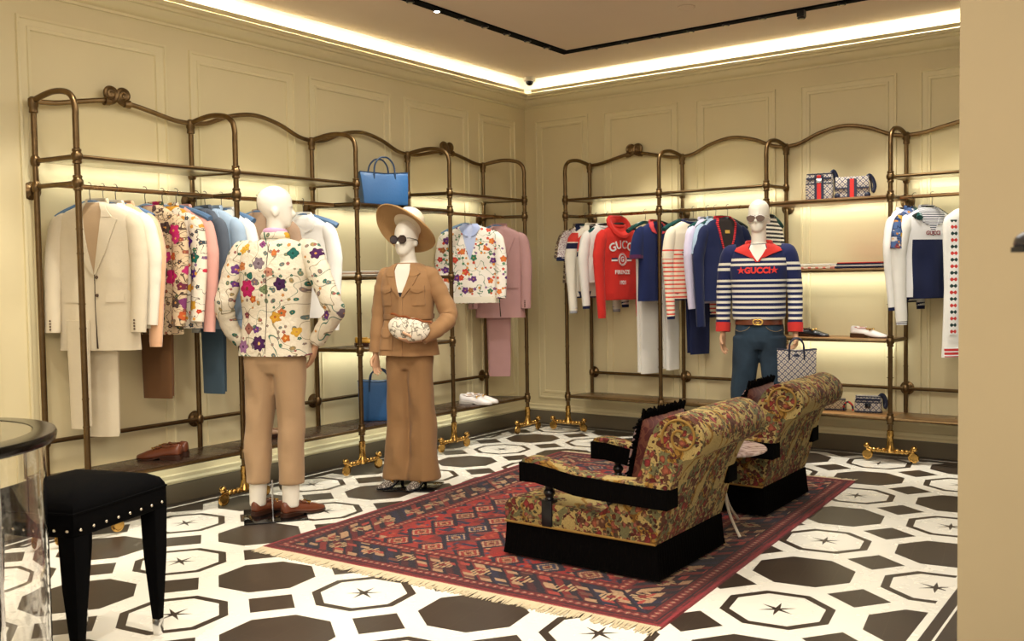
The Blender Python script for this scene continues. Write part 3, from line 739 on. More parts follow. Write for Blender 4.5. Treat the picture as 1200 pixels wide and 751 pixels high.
BWST = stripes_mat('black_white_striped_jersey', bw_stripe).m
def ribs(cols):
    def f(m, x, y, z): return m.ramp((z*38).fract(), cols)
    return f
RIBNW = stripes_mat('navy_white_rib', ribs(['#1c2040', '#eeeeee', '#1c2040', '#eeeeee'])).m
RIBRW = stripes_mat('red_white_rib', ribs(['#c83a3a', '#eeeeee', '#c83a3a'])).m
def chain(m, x, y, z):
    """chain-like red and green trim"""
    q = (z*22).fract(); k = ((z*22).floor()).mod(2.0)
    s = (x.abs() < .022)*(((q-.5).abs()*.05+(x.abs()-.012).abs()) < .016)
    return m.mix(s, '#ecebe6', m.mix(k, '#c83a34', '#1f3c38'))
CHAINM = stripes_mat('white_cloth_with_chain_band', chain).m
REDCHAIN = stripes_mat('red_chain_trim', lambda m, x, y, z: m.mix(((z*60).fract() < .35), '#d8343a', '#5a1420')).m

RLX, RRY, RZ = .225, -.21, 1.925   # rail lines
ROFF = .0135
HG = {'b': 'blue hangers on the left rack', 'g': 'dark green hangers on the back rack'}
def L_(y): return (RLX, y, RZ+ROFF)
def R_(x): return (x, RRY, RZ+ROFF)
a30 = radians(30)
# left rack, first bay
hanger(BLUEW, L_(-4.56), a30, 'steel blue hanger holding the frontmost cream blazer', HG['b'])
jacket(L_(-4.56), a30, 'cream blazer with peak lapels hanging frontmost on the left rack', CREAMW, cloth('tan_lining', '#b59a78').m, 'blazers on the left rack', W=.23, L=.82, btn=BTN, vdeep=.40, vw=.05, seed=1, sleeve_len=.60)
trousers(L_(-4.535), radians(30), 'long cream trousers below the cream blazer', CREAMW, -.75, -1.42, .2, .034)
hanger(BLUEW, L_(-4.48), a30*.9, 'steel blue hanger just behind the cream blazer', HG['b'])
top_(L_(-4.47), radians(27), 'ivory shirt jacket tucked behind the cream blazer', IVORY, W=.225, L=.70, t=.05, neck='shirt', name='shirt', cat='shirt', seed=3, slen=.56, vdeep=.12, inm=IVORY)
hanger(BLUEW, L_(-4.41), a30*.8, 'light blue hanger whose shoulder sticks out beside the floral blazer', HG['b'], w=.225)
top_(L_(-4.405), radians(22), 'peach satin shirt showing its shiny cuff below the ivory sleeve', PEACH, W=.2, L=.6, t=.04, neck='shirt', name='shirt', cat='shirt', seed=5, slen=.66, inm=PEACH, cuffm=PEACH)
trousers(L_(-4.66), radians(20), 'pale straight trousers hanging low next to the first rack post', CREAMW, -.75, -1.36, .12, .03, seed=4)
# floral blazer and company
hanger(BLUEW, L_(-4.215), radians(12), 'blue hanger at the neck of the dark floral blazer', HG['b'])
jacket(L_(-4.215), radians(12), 'taupe floral blazer with dark flowers, left of the white floral jacket', FLORAL_A, cloth('beige_lining', '#bda384').m, 'blazers on the left rack', W=.20, L=.75, btn=None, vdeep=.42, vw=.05, seed=2, sleeve_len=.58, pockets=False)
trousers(L_(-4.17), radians(18), 'brown trousers hanging under the floral blazers', BROWNC, -.7, -1.245, .2, .034, seed=2)
hanger(BLUEW, L_(-4.10), radians(14), 'blue hanger between the two floral jackets', HG['b'])
jacket(L_(-4.10), radians(14), 'white jacket with orange and purple flower print on the left rack', FLORAL_B, FLORAL_B, 'blazers on the left rack', W=.205, L=.72, vdeep=.12, vw=.04, seed=6, sleeve_len=.56, pockets=False, lap=False, seam=False)
hanger(BLUEW, L_(-4.03), radians(14), 'light blue hanger whose end shows right of the floral jackets', HG['b'], w=.24)
top_(L_(-4.02), radians(14), 'soft pink shirt whose sleeve shows behind the floral jackets', PINKC, W=.205, L=.68, t=.05, neck='shirt', name='shirt', cat='shirt', seed=8, slen=.62, inm=PINKC)
# second bay
jacket(L_(-3.86), radians(6), 'dark grey waistcoat-like jacket behind the second rack post', DGREY, DGREY, 'blazers on the left rack', W=.17, L=.68, vdeep=.3, seed=9, sleeve_len=.45, pockets=False)
hanger(BLUEW, L_(-3.86), radians(6), 'blue hanger holding the dark grey jacket', HG['b'], w=.16)
jacket(L_(-3.80), radians(14), 'light blue blazer with dark red patch on its sleeve', LBLUE, LBLUE, 'blazers on the left rack', W=.2, L=.74, btn=BTNB, vdeep=.36, seed=4, sleeve_len=.56)
hanger(BLUEW, L_(-3.80), radians(14), 'blue hanger holding the light blue blazer', HG['b'])
hanger(BLUEW, L_(-3.70), radians(14), 'light blue hanger whose end sticks out of the white shirt', HG['b'], w=.235)
top_(L_(-3.71), radians(14), 'white shirt between the light blue blazer and the floral mannequin', WHITEC, W=.2, L=.72, t=.05, neck='shirt', name='shirt', cat='shirt', seed=11, slen=.62, inm=WHITEC, cuffm=WHITEC)
trousers(L_(-3.77), radians(10), 'slate blue trousers hanging below the light blue blazer', SLATE, -.7, -1.26, .17, .034, seed=5)
hanger(BLUEW, L_(-3.40), radians(30), 'blue hanger at the neck of the nude blazer behind the mannequin', HG['b'])
jacket(L_(-3.40), radians(30), 'nude beige blazer hanging behind the head of the floral mannequin', NUDE, NUDE, 'blazers on the left rack', W=.215, L=.76, btn=BTN, vdeep=.36, seed=7)
trousers(L_(-3.2), radians(25), 'beige trousers beside the floral mannequin’s elbow', NUDE, -.7, -1.17, .18, .034, seed=6)
hanger(BLUEW, L_(-3.02), radians(28), 'light blue hanger right of the white mannequin head', HG['b'], w=.24)
top_(L_(-3.06), radians(28), 'white shirt hanging right of the floral mannequin', WHITEC, W=.205, L=.70, t=.05, neck='shirt', name='shirt', cat='shirt', seed=13, slen=.64, inm=WHITEC, cuffm=WHITEC)
# fourth bay
hanger(BLUEW, L_(-1.22), radians(28), 'blue hanger inside the collar of the floral cardigan', HG['b'])
t, sh = jacket(L_(-1.22), radians(30), 'white cardigan embroidered with red and orange flowers over a pale blue collar', FLORAL_C, FLORAL_C, None, W=.235, L=.66, vdeep=.30, vw=.06, t=.06, seed=10, lap=False, pockets=False, name='cardigan', cat='cardigan', inner=cloth('pale_blue_shirt', '#b6c0dc').m, sleeve_len=.5, seam=False, collar=False)
PB_ = cloth('blue_shirt_collar', '#a9b6da').m
for sx in (-1, 1):
    mb = MB(); rows = [(-.095, .02, .062), (-.13, .03, .09), (-.175, .022, .062), (-.2, .012, .03)]
    rows = [(a, sx*b, sx*c) if sx > 0 else (a, sx*c, sx*b) for a, b, c in rows]
    sh.patch(mb, rows, off=.008, th=.005, cols=4); mb.build('shirt_collar', PB_, t)
mb = MB(); sh.patch(mb, [(-.76+.055, -.236, .236), (-.757, -.236, .236)], off=.002, th=.003, cols=20); mb.build('ribbed_hem', IVORY, t)
hanger(BLUEW, L_(-.80), radians(26), 'steel blue hanger in the dusty pink blazer', HG['b'])
jacket(L_(-.80), radians(28), 'dusty pink double-breasted blazer beside the floral cardigan', PINKW, PINKW, 'blazers on the left rack', W=.215, L=.80, btn=BTN, vdeep=.38, seed=12, sleeve_len=.60)
trousers(L_(-.77), radians(30), 'dusty pink trousers below the pink blazer', PINKW, -.8, -1.43, .19, .034, seed=7)

# back rack, first bay (fronts face +x)
q90 = radians(90)
GB = GREENBLK
def hg(x, rz, lab, w=.2, m=None): hanger(m or GB, R_(x), q90+radians(rz), lab, HG['g'], w)
hg(.80, -22, 'dark green hanger holding the dotted shirt', .21, TEALW)
top_(R_(.80), q90-radians(22), 'white dotted short-sleeved shirt with navy cuffs at the corner end of the rack', DOTM, W=.2, L=.42, sl='short', neck='polo', neckm=NAVY, cuffm=NAVY, name='polo_shirt', cat='shirt', seed=1, inm=DOTM)
top_(R_(.775), q90-radians(22), 'brown patterned silk shirt peeking out below the dotted shirt', DARKDOT, W=.2, L=.5, t=.045, sl='short', neck='shirt', name='shirt', cat='shirt', seed=2)
hg(.90, -26, 'black hanger in the white jacket with chevrons')
top_(R_(.90), q90-radians(26), 'cream track top with red and navy chevron bands', CHEV, W=.21, L=.62, neck='polo', neckm=IVORY, cuffm=RIBNW, hemm=NAVY, sleeve_m=SLCHEV, name='striped_jacket', cat='jacket', seed=3, inm=DARKIN, slen=.62)
hg(1.03, -20, 'dark green hanger left of the red hoodie', .22, TEALW)
top_(R_(1.01), q90-radians(20), 'white sweatshirt with small dark motif edge, behind the red hoodie', WHITEC, W=.21, L=.5, name='sweatshirt', cat='sweater', seed=5, cuffm=NAVY)
hg(1.16, -20, 'black hanger in the hood of the red hoodie')
t, sh = top_(R_(1.16), q90-radians(20), 'red hoodie with white lettering and round emblem', RED, W=.215, L=.64, neck='crew', name='hoodie', cat='hoodie', seed=4, hood=True, slen=.66, cuffm=RED, hemm=RED, t=.065, swide=1.1)
lettering(sh, 'GUCCI', .098, 0, -.285, WHITET, t, arc=.26, bold=.0022)
lettering(sh, 'FIRENZE', .05, 0, -.52, WHITET, t, bold=.001)
lettering(sh, '1921', .045, 0, -.61, WHITET, t, bold=.001)
mb = MB()
for rr_ in (.052, .042):
    P = []; R0 = []
    for k in range(28): a = 2*pi*k/28; P.append((rr_*cos(a), sh.y(rr_*cos(a), -.41+rr_*sin(a))-.005, -.41+rr_*sin(a)))
    mb.tube(P, .0025, 6, closed=True, cap=False)
mb.build('emblem_ring', WHITET, t)
lettering(sh, 'G', .062, 0, -.41, WHITET, t, name='emblem_letter', bold=.002)
mb = MB()
for sx in (-1, 1): pass
for sx in (-1, 1):
    mb = MB(); a, b = sorted((sx*.062, sx*.12)); sh.patch(mb, [(-.395, a, b), (-.41, a, b)], off=.001, th=.002, cols=3, sub=1); mb.build('emblem_bar', NAVYT, t)
    mb = MB(); sh.patch(mb, [(-.41, a, b), (-.425, a, b)], off=.001, th=.002, cols=3, sub=1); mb.build('emblem_bar', WHITET, t)
for sx in (-1, 1): MB().tube(cr([(sx*.02, -.075, -.2), (sx*.022, -.085, -.26), (sx*.024, -.083, -.33)], 3), .004, 6).build('drawstring', RED, t)
hg(1.40, -12, 'dark green hanger left of the navy polo shirt', .22, TEALW)
trousers(R_(1.41), q90-radians(24), 'white jeans hanging folded between the hoodie and the navy polo', WHITEC, -.17, -1.40, .2, .05, cat='jeans', name='jeans', seed=1)
hg(1.52, -22, 'black hanger in the navy polo shirt')
t, sh = top_(R_(1.52), q90-radians(22), 'navy polo shirt with a red patterned collar', NAVYB, W=.215, L=.66, sl='short', neck='polo', neckm=cloth('red_polo_collar', '#d0454a').m, cuffm=cloth('navy_red_cuff', '#5a2a52').m, name='polo_shirt', cat='shirt', seed=6, vdeep=.16, inm=NAVY)
trousers(R_(1.62), q90-radians(10), 'white trousers hanging low behind the rack post', WHITEC, -.4, -1.36, .16, .05, seed=2)
# second bay
hg(1.74, -14, 'dark green hanger left of the striped sweater', .22, TEALW)
hg(1.83, -24, 'black hanger in the navy neckband of the striped sweater')
t, sh = top_(R_(1.83), q90-radians(24), 'cream sweater with red stripes, black lettering and navy neckband', STRIPE_SW, W=.215, L=.64, neck='crew', neckm=NAVY, cuffm=NAVY, hemm=NAVY, sleeve_m=STRIPE_SL, seed=7, slen=.66, t=.065)
lettering(sh, '\u2605GUCCI', .062, .0, -.375, BLACKT, t, bold=.001)
trousers(R_(1.87), q90-radians(24), 'navy trousers under the red striped sweater', NAVY, -.7, -1.22, .2, .034, seed=3)
top_(R_(1.97), q90-radians(14), 'pale lilac shirt between the striped sweater and the navy cardigan', LILAC, W=.2, L=.68, t=.05, neck='shirt', name='shirt', cat='shirt', seed=9, slen=.6, inm=WHITEC)
hg(1.97, -14, 'dark green hanger holding the pale lilac shirt', .22, TEALW)
top_(R_(2.04), q90-radians(14), 'light blue short-sleeved shirt left of the navy cardigan', LBLUE, W=.2, L=.6, t=.05, sl='short', neck='shirt', name='shirt', cat='shirt', seed=10, inm=WHITEC)
hg(2.04, -14, 'dark green hanger holding the light blue shirt', .22, TEALW)
hg(2.13, -26, 'black hanger in the navy cardigan')
t, sh = top_(R_(2.13), q90-radians(30), 'navy knitted cardigan with a deep V and red chain trim', NAVY, W=.22, L=.66, neck='v', neckm=REDCHAIN, name='cardigan', cat='cardigan', seed=11, slen=.74, nw=.1, vdeep=.34, inm=DARKIN, sopen=.1)
mb = MB(); sh.patch(mb, [(-.2, -.022, .022), (-.225, -.022, .022)], off=.003, th=.001, cols=2, sub=1); mb.build('neck_label', Mat('gold_label', '#c9a24a', .5).m, t)
hg(2.50, -4, 'dark green hanger behind the sweater mannequin’s head', .2, TEALW)
top_(R_(2.50), q90-radians(4), 'black and white striped top behind the sweater mannequin', BWST, W=.175, L=.42, seed=12, slen=.36, name='jersey_top', cat='shirt', inm=DARKIN)
# fourth bay
hg(3.56, 25, 'teal hanger holding the blue floral shirt', .2, TEALW)
top_(R_(3.56), q90-radians(15), 'blue shirt with small yellow flowers beside the track jacket', BLUEFL, W=.2, L=.58, t=.05, neck='shirt', sl='short', name='shirt', cat='shirt', seed=13, inm=BLUEFL)
top_(R_(3.50), q90-radians(15), 'white garment with a narrow dark side stripe behind the blue floral shirt', CHAINM, W=.18, L=.66, t=.045, name='striped_jacket', cat='jacket', seed=14, cuffm=NAVY, hemm=NAVY)
hg(3.68, -24, 'black hanger in the striped collar of the track jacket')
t, sh = top_(R_(3.67), q90-radians(38), 'white track jacket with navy panel and striped collar', TRACK, W=.215, L=.63, neck='polo', neckm=RIBNW, cuffm=RIBNW, hemm=NAVY, sleeve_m=WHITEC, name='track_jacket', cat='jacket', seed=15, slen=.68, inm=RIBNW, swide=1.1, sopen=.08)
lettering(sh, 'GUCCI', .04, .0, -.285, cloth('dark_red_print', '#8a3a40').m, t, bold=.001)
hg(3.90, 10, 'teal hanger cut by the pillar edge', .2, TEALW)
t = thing('long_cardigan', 'long white coat with a red and green chain band beside the pillar', 'coat', R_(3.92), q90-radians(40))
sh = Shell(tprof(.2, 1.05, .055, zt=-.11), seed=5); mb = MB(); sh.mesh(mb); mb.build('body', WHITEC, t)
mb = MB(); sh.patch(mb, [(-.2, -.17, -.12), (-1.0, -.17, -.12)], off=.002, th=.003, cols=4, sub=30); o = mb.build('chain_band', None or CHAINM, t)
for v in o.data.vertices: v.co.x += .145
o.location.x = -.145
mb = MB(); sh.patch(mb, [(-1.09, -.2, .2), (-1.155, -.2, .2)], off=.002, th=.004, cols=12); mb.build('striped_hem', RIBRW, t)

# keep every hanging garment clear of the wall behind it
bpy.context.view_layer.update()
CLOTH = {'blazer', 'shirt', 'cardigan', 'sweater', 'polo_shirt', 'hoodie', 'striped_jacket', 'sweatshirt', 'jersey_top', 'track_jacket', 'long_cardigan', 'trousers', 'jeans', 'clothes_hanger'}
for r in [q for q in bpy.data.objects if q.parent is None and q.name.split('.')[0] in CLOTH]:
    ax = 0 if r.location.x < .5 else 1
    r.scale.y = .82 if 'hanger' not in r.name else 1
    def wallgap():
        bpy.context.view_layer.update(); lo = 9
        def walk(o):
            nonlocal lo
            for c in o.children:
                if c.type == 'MESH':
                    for v in c.data.vertices:
                        w = c.matrix_world @ v.co; lo = min(lo, w.x if ax == 0 else -w.y)
                walk(c)
        walk(r); return lo
    g = wallgap()
    if g < .02:
        half = (r.location.x if ax == 0 else -r.location.y)-g
        want = .262
        if half > want: r.scale.x = max(.86, want/half)
        g = wallgap()
        if g < .018:
            if ax == 0: r.location.x += .018-g
            else: r.location.y -= .018-g
# ---------------------------------------------------------------- mannequins
MANW = Mat('mannequin_white', '#efe9da', .35, spec=.5).m
HANDC = Mat('mannequin_hand_warm_lit', '#cfa27e', .4).m  # warm light on the hands painted in as tan
def vadd(a, b): return (a[0]+b[0], a[1]+b[1], a[2]+b[2])
def head(mb, zc, turn, s=1.0, cx=0, cy=0, tilt=0, face=1.0):
    """egg head with nose, brow and mouth; zc = chin height"""
    M = Matrix.Rotation(turn, 3, 'Z') @ Matrix.Rotation(tilt, 3, 'X')
    prof = [(0, .022, .022, -.052), (.012, .040, .040, -.044), (.035, .054, .062, -.028), (.07, .066, .084, -.010), (.105, .0745, .096, .004), (.14, .077, .101, .010), (.17, .0745, .099, .012), (.2, .065, .086, .014), (.222, .048, .062, .014), (.236, .026, .034, .014), (.241, .006, .008, .014)]
    R = []
    for z, a, b, y0 in prof:
        R.append([])
        for k in range(28):
            t = 2*pi*k/28; x = a*cos(t); y = y0+b*sin(t)
            if sin(t) < -.3 and .05 < z < .14: y += .004*(1-abs(cos(t)))       # eye plane a little flat
            R[-1].append(M @ (Vector((x, y, z))*s)+Vector((cx, cy, zc)))
    mb.loft(R)
    def P(x, y, z): return M @ (Vector((x, y, z))*s)+Vector((cx, cy, zc))
    mb.tube([P(0, -.083, .118), P(0, -.094, .095), P(0, -.106, .074), P(0, -.094, .062)], [.006*s, .010*s, .0135*s, .008*s], 10)
    mb.tube([P(-.045, -.068, .122), P(-.02, -.086, .126), P(0, -.088, .122), P(.02, -.086, .126), P(.045, -.068, .122)], .008*s, 8)
    mb.tube([P(-.020, -.080, .042), P(0, -.088, .044), P(.020, -.080, .042)], .006*s, 8)
    mb.tube([P(-.016, -.078, .032), P(0, -.085, .031), P(.016, -.078, .032)], .006*s, 8)
    for sx in (-1, 1): mb.ball(P(sx*.073, .012, .085), (.009*s, .02*s, .03*s), 10, 8, M)
    return P
def body(parent, s, turn, hip=.98, sh=1.57, chin=1.70, arms=(), legs=(), tilt=0, fem=0, headc=(0, 0)):
    mb = MB()
    w = .90 if fem else 1.0
    rings = [(hip-.08, .12, .08, .0), (hip, .145*w*(1.05 if fem else 1), .092, 0), (hip+.13, .13*w*.93, .085, 0), (hip+.3, .155*w, .108, -.005), (sh-.14, .17*w, .112, 0), (sh-.04, .165*w, .09, .005), (sh+.02, .10*w, .07, .01), (sh+.045, .062, .062, .012)]
    R = []
    for z, a, b, y0 in rings: R.append([(a*cos(2*pi*k/24), y0+b*sin(2*pi*k/24), z) for k in range(24)])
    mb.loft(R)
    mb.tube(cr([(0, .014, sh-.05), (0, .012, sh+.05), (headc[0]*.5, headc[1]*.5+.004, chin-.0), (headc[0], headc[1]+.004, chin+.06)], 4), [.064, .062, .060, .057, .055, .054, .053, .053, .053, .053, .053, .053, .053], 16)
    P = head(mb, chin, turn, s, headc[0], headc[1], tilt)
    for path in arms: mb.tube(cr(path, 5), [.05*w-.0012*i for i in range(5*(len(path)-1)+1)], 12)
    for path in legs: mb.tube(cr(path, 5), [.074*w-.0026*i for i in range(5*(len(path)-1)+1)], 14)
    o = mb.build('body', MANW, parent, remesh=.007, smooth=4)
    return P
def hand(name, parent, wrist, d, n, thumb, curl=.5, s=1.0, mat=None, spread=1.0):
    """d: finger direction, n: palm side, thumb: +1/-1 side of d x n"""
    d = Vector(d).normalized(); n = Vector(n); n = (n-d*n.dot(d)).normalized(); w = d.cross(n)*thumb; W = Vector(wrist); mb = MB()
    mb.tube([W-d*.03*s, W, W+d*.02*s], [.026*s, .024*s, .026*s], 12, ex=.78, up=w)
    R = []
    for t, a, b in ((0, .024, .018), (.02, .03, .018), (.045, .037, .0165), (.07, .040, .015), (.088, .038, .012)):
        R.append([W+d*(t*s)+w*(a*s*cos(2*pi*k/16))+n*(b*s*sin(2*pi*k/16)) for k in range(16)])
    mb.loft(R)
    for i, (o_, L) in enumerate(((.029, .072), (.0098, .08), (-.0098, .075), (-.029, .06))):
        p = W+d*(.082-.004*abs(i-1))*s+w*(o_*s*spread); pts = [p-d*.02*s, p]; c = curl*(.55+.12*i); a = 0
        for f in (.42, .32, .26):
            a += c; p = p+(d*cos(a)+n*sin(a))*(L*f*s); pts.append(p)
        mb.tube(pts, [.0092*s, .0092*s, .0086*s, .0078*s, .0062*s], 8, up=w)
    p = W+d*.02*s+w*.024*s; a1 = (w*.75+d*.62+n*.25).normalized(); a2 = (w*.3+d*.85+n*.45).normalized()
    mb.tube([p-a1*.01*s, p+a1*.03*s, p+a1*.048*s+a2*.008*s, p+a1*.048*s+a2*.034*s, p+a1*.048*s+a2*.05*s], [.012*s, .0125*s, .0105*s, .0095*s, .007*s], 8)
    return mb.build(name, mat or HANDC, parent, remesh=.0032, smooth=3)
def leg_tube(mb, pts, rad, n=20, ex=1.0):
    P = cr(pts, 6); k = len(P)-1; rr = cr([(r, 0, 0) for r in rad], 6)
    mb.tube(P, [r[0] for r in rr][:k+1], n, ex=ex, up=(1, 0, 0)); return mb
def pants(parent, mat, waist, crotch, legs, name='trousers', hipw=.175, ht=.115, wr=.008, waistw=.15):
    mb = MB(); R = []
    for z, a, b in ((waist, waistw, ht*.86), (waist-.05, waistw*1.04, ht*.92), ((waist+crotch)/2, hipw, ht), (crotch+.03, hipw*.98, ht*.95), (crotch-.03, hipw*.9, ht*.7)):
        R.append([(a*cos(2*pi*k/28), b*sin(2*pi*k/28), z) for k in range(28)])
    mb.loft(R)
    for pts, rad in legs: leg_tube(mb, pts, rad)
    for i, q in enumerate(mb.v):
        f = wr*mnoise.noise(Vector((q[0]*14, q[1]*14, q[2]*6)))*2; mb.v[i] = (q[0]+f*.6, q[1]+f, q[2])
    return mb.build(name, mat, parent, remesh=.0085, smooth=3)
def base_plate(parent, a, w=.38, d=.38, c=(0, 0), pole=None):
    o = MB().box((c[0], c[1], .004), (w, d, .008), a).build('base_plate', Mat('glossy_black_plate', '#0b0b0c', .12).m if 'glossy_black_plate' not in bpy.data.materials else bpy.data.materials['glossy_black_plate'], parent, bevel=.002)
    if pole: MB().tube([(pole[0], pole[1], .006), (pole[0], pole[1], .22)], .005, 8).build('ankle_rod', STEEL, parent)

# shoe: toe towards +x, sole at z = 0, heel centre at x = 0
def shoe_parts(parent, upper, sole, L=.29, W=.05, heel=.022, lining=None, bit=True, point=.0, hh=.075, high=0, mat2=None, wrap=None, vamp_mat=None, back=True, name='upper', heelw=1.0):
    """returns nothing; adds upper, sole, heel, bit to parent (an Empty)"""
    def lift(x): return high*max(0, 1-x/(L*.62))**1.3 if high else 0
    prof = [(-.035, .018), (-.02, .030), (.0, .034), (.04, .034), (.09, .034), (.14, .042), (.18, .046), (.215, .040-.008*point), (.24, .028-.008*point), (.252, .012)]
    k = L/.29; R = []; Rs = []
    heights = [hh*.86, hh*.95, hh*.9, hh*.78, hh*.70, hh*.86, hh*.66, hh*.44, hh*.34, hh*.25]
    for (x, w), h in zip(prof, heights):
        x *= k; w = w*W/.05; z0 = heel*max(0, min(1, 1-(x-.06)/.08)) if not high else 0
        z0 = (z0*.8 if not high else lift(x+.035))+.006
        ring = []
        for i in range(15):
            a = pi*i/14; q = sin(a)**.75 if 0 < i < 14 else 0
            ring.append((x, w*cos(a), z0+h*q*(1)))
        R.append(ring+[(x, w*.6*cos(pi-pi*j/5), z0) for j in range(1, 5)])
    mb = MB(); mb.loft(R); up = mb.build(name, upper, parent, subsurf=1, sharp=60)
    # opening
    mb = MB(); o = []
    zt = (lift(.05*k) if high else heel*.8)+hh
    for i in range(20):
        a = 2*pi*i/20; x = .035*k+.055*k*cos(a)
        hb = hh*(.98 if x < .02*k else (.80 if x < .08*k else .86))
        o.append((x, .024*W/.05*sin(a), (lift(x+.035) if high else heel*.8)+hb*.93+.002+.003*cos(a)))
    mb.tube(o, .0035, 6, closed=True, cap=False); mb.build('topline', upper, parent)
    mb = MB(); mb.v = o[:] ; mb.f = [tuple(range(20))]; mb.mi = [0]
    mb.v = [(x, y, z) for x, y, z in mb.v]+[(x, y, z-.006) for x, y, z in mb.v]; mb.f = [tuple(range(20)), tuple(range(39, 19, -1))]+[(i, (i+1) % 20, 20+(i+1) % 20, 20+i) for i in range(20)]; mb.mi = [0]*len(mb.f)
    mb.build('insole', lining or upper, parent)
    # sole
    mb = MB(); out = [(x*k, w*W/.05*1.06) for x, w in prof]; T = [];B = []
    rings = []
    for x, w in out:
        z0 = lift(x+.035) if high else heel*.8*max(0, min(1, 1-(x-.06)/.08))
        rings.append([(x, w, z0), (x, w, z0+.007), (x, -w, z0+.007), (x, -w, z0)])
    mb.loft(rings); mb.build('sole', sole, parent)
    if high:
        mb = MB(); mb.loft([[(x+dx, y, z) for x, y, z in ((-.02*k, -.014, h), (.012*k, -.014, h), (.012*k, .014, h), (-.02*k, .014, h))] for h, dx in ((high+.004, 0),)]+[[(-.012*k, -.007, .0), (.002*k, -.007, .0), (.002*k, .007, .0), (-.012*k, .007, .0)]]); mb.build('heel', sole, parent)
    else:
        mb = MB(); rings = []
        for z, f in ((0, .92), (heel, 1.0)): rings.append([(x*k, w*W/.05*f*s_, z) for s_ in (1, -1) for x, w in (prof[0:5] if s_ > 0 else prof[4::-1])])
        mb.loft(rings); mb.build('heel', sole, parent)
    if bit:
        zb = (heel*.4 if not high else lift(.16))+hh*.86
        mb = MB(); mb.tube([(.128*k, -.034, zb-.012), (.13*k, -.02, zb+.002), (.13*k, .02, zb+.002), (.128*k, .034, zb-.012)], .0035, 6)
        for sy in (-1, 1): mb.tube([(.13*k+.010*cos(a), sy*.026+.010*sin(a), zb+.002-abs(.010*sin(a))*.3) for a in [2*pi*i/12 for i in range(12)]], .0028, 6, closed=True, cap=False)
        mb.build('horsebit', GOLD, parent)
        mb = MB(); rows = []
        mb.box((.108*k, 0, zb+.001), (.028*k, .05, .006)); mb.build('strap', vamp_mat or upper, parent, bevel=.002)
def shoe(name, label, loc, rz, upper, sole, group=None, **kw):
    t = thing(name, label, 'shoe', loc, rz, group); shoe_parts(t, upper, sole, **kw); return t
BRLEATH = Mat('brown_leather', '#6d3a24', .3, spec=.5, coat=.2).m; BRDARK = Mat('dark_brown_leather', '#42261a', .35).m; WHLEATH = Mat('white_leather', '#ece6e2', .3).m
BKLEATH = Mat('black_patent_leather', '#14161f', .15, coat=.4).m; YELLEATH = Mat('yellow_leather', '#c9962e', .4).m; TANL = Mat('tan_lining_leather', '#c08a52', .5).m
HEELB = Mat('stacked_heel_brown', '#4a2e1e', .4).m; WHSOLE = Mat('white_sole', '#d9d2c8', .5).m; NUDEL = Mat('nude_leather', '#c09a78', .35).m
SNAKE = stripes_mat('snakeskin_leather', lambda m, x, y, z: m.mix(m.voro(m.comb(x*120, y*120, z*120), 1, '3D')[0] < .33, '#5c5148', '#d6cfc2'), .35).m

def man_shoes(root, poss, upper, sole, **kw):
    for (x, y, a) in poss:
        e = bpy.data.objects.new('shoe', None); COL.objects.link(e); e.parent = root; e.location = (x, y, .008); e.rotation_euler = (0, 0, a); shoe_parts(e, upper, sole, **kw)

# ===== mannequin in the quilted floral blazer, seen from behind
m1 = thing('mannequin', 'mannequin seen from behind in a quilted floral blazer and beige trousers', 'mannequin', (.822, -3.82, 0), radians(204))
body(m1, 1.0, radians(-60), hip=1.0, sh=1.59, chin=1.70, arms=(), legs=([(.09, 0, .95), (.10, .0, .5), (.105, .01, .06)], [(-.09, 0, .95), (-.10, 0, .5), (-.105, .01, .06)]))
mb = MB()
for sx in (-1, 1): mb = MB(); leg_tube(mb, [(sx*.105, .01, .29), (sx*.105, .01, .15), (sx*.105, .012, .07)], [.048, .043, .046], 16); mb.build('sock', IVORY, m1)
TAUPEW = cloth('beige_trouser_wool', '#b0916e').m
pants(m1, TAUPEW, 1.10, .88, [([(.088, .0, .93), (.095, -.005, .75), (.102, .0, .50), (.105, .01, .195)], [.098, .092, .079, .073]), ([(-.088, .0, .93), (-.095, -.005, .75), (-.102, .0, .50), (-.105, .01, .195)], [.098, .092, .079, .073])], hipw=.18, ht=.115)
sh = Shell([(1.635, .07, .055, .01), (1.625, .11, .066, .008), (1.605, .17, .08, .005), (1.585, .205, .092, .002), (1.55, .222, .105, 0), (1.45, .222, .13, 0), (1.3, .208, .128, 0), (1.18, .196, .12, 0), (1.05, .208, .128, 0), (.955, .222, .135, 0)], fold=.006, freq=14, n=2.4)
mb = MB(); sh.mesh(mb, 34, 52); jk = mb.build('jacket', QUILT_M, m1)
QS = QUILT_M
for sx in (-1, 1):
    mb = MB(); sleeve(mb, sx, [(.155, 0, 1.57), (.215, .005, 1.55), (.285 if sx < 0 else .26, .03, 1.42), (.365 if sx < 0 else .30, .05, 1.265), (.375 if sx < 0 else .31, .02, 1.20), (.29, -.02, 1.10), (.235, -.05, 1.03)], [.06, .072, .068, .060, .058, .052, .048], .9, wr=.06)
    mb.build('jacket_sleeve', QS, m1)
    hand('hand', m1, (sx*.225, -.055, 1.0), (-sx*.35, -.25, -1), (-sx, 0, 0), 1, .3)
mb = MB(); P = [(.078*cos(a), .012+.062*sin(a), 1.645+.012*sin(a)) for a in [radians(-60+i*20) for i in range(16)]]
mb.tube(P, .024, 8, ex=.4, up=(0, 0, 1)); mb.build('jacket_collar', QUILT_M, m1)
mb = MB(); P = [(.068*cos(a), .014+.058*sin(a), 1.668+.010*sin(a)) for a in [radians(-60+i*20) for i in range(16)]]
mb.tube(P, .018, 8, ex=.35, up=(0, 0, 1)); mb.build('shirt_collar', Mat('pink_silk_collar', '#c79ab8', .5).m, m1)
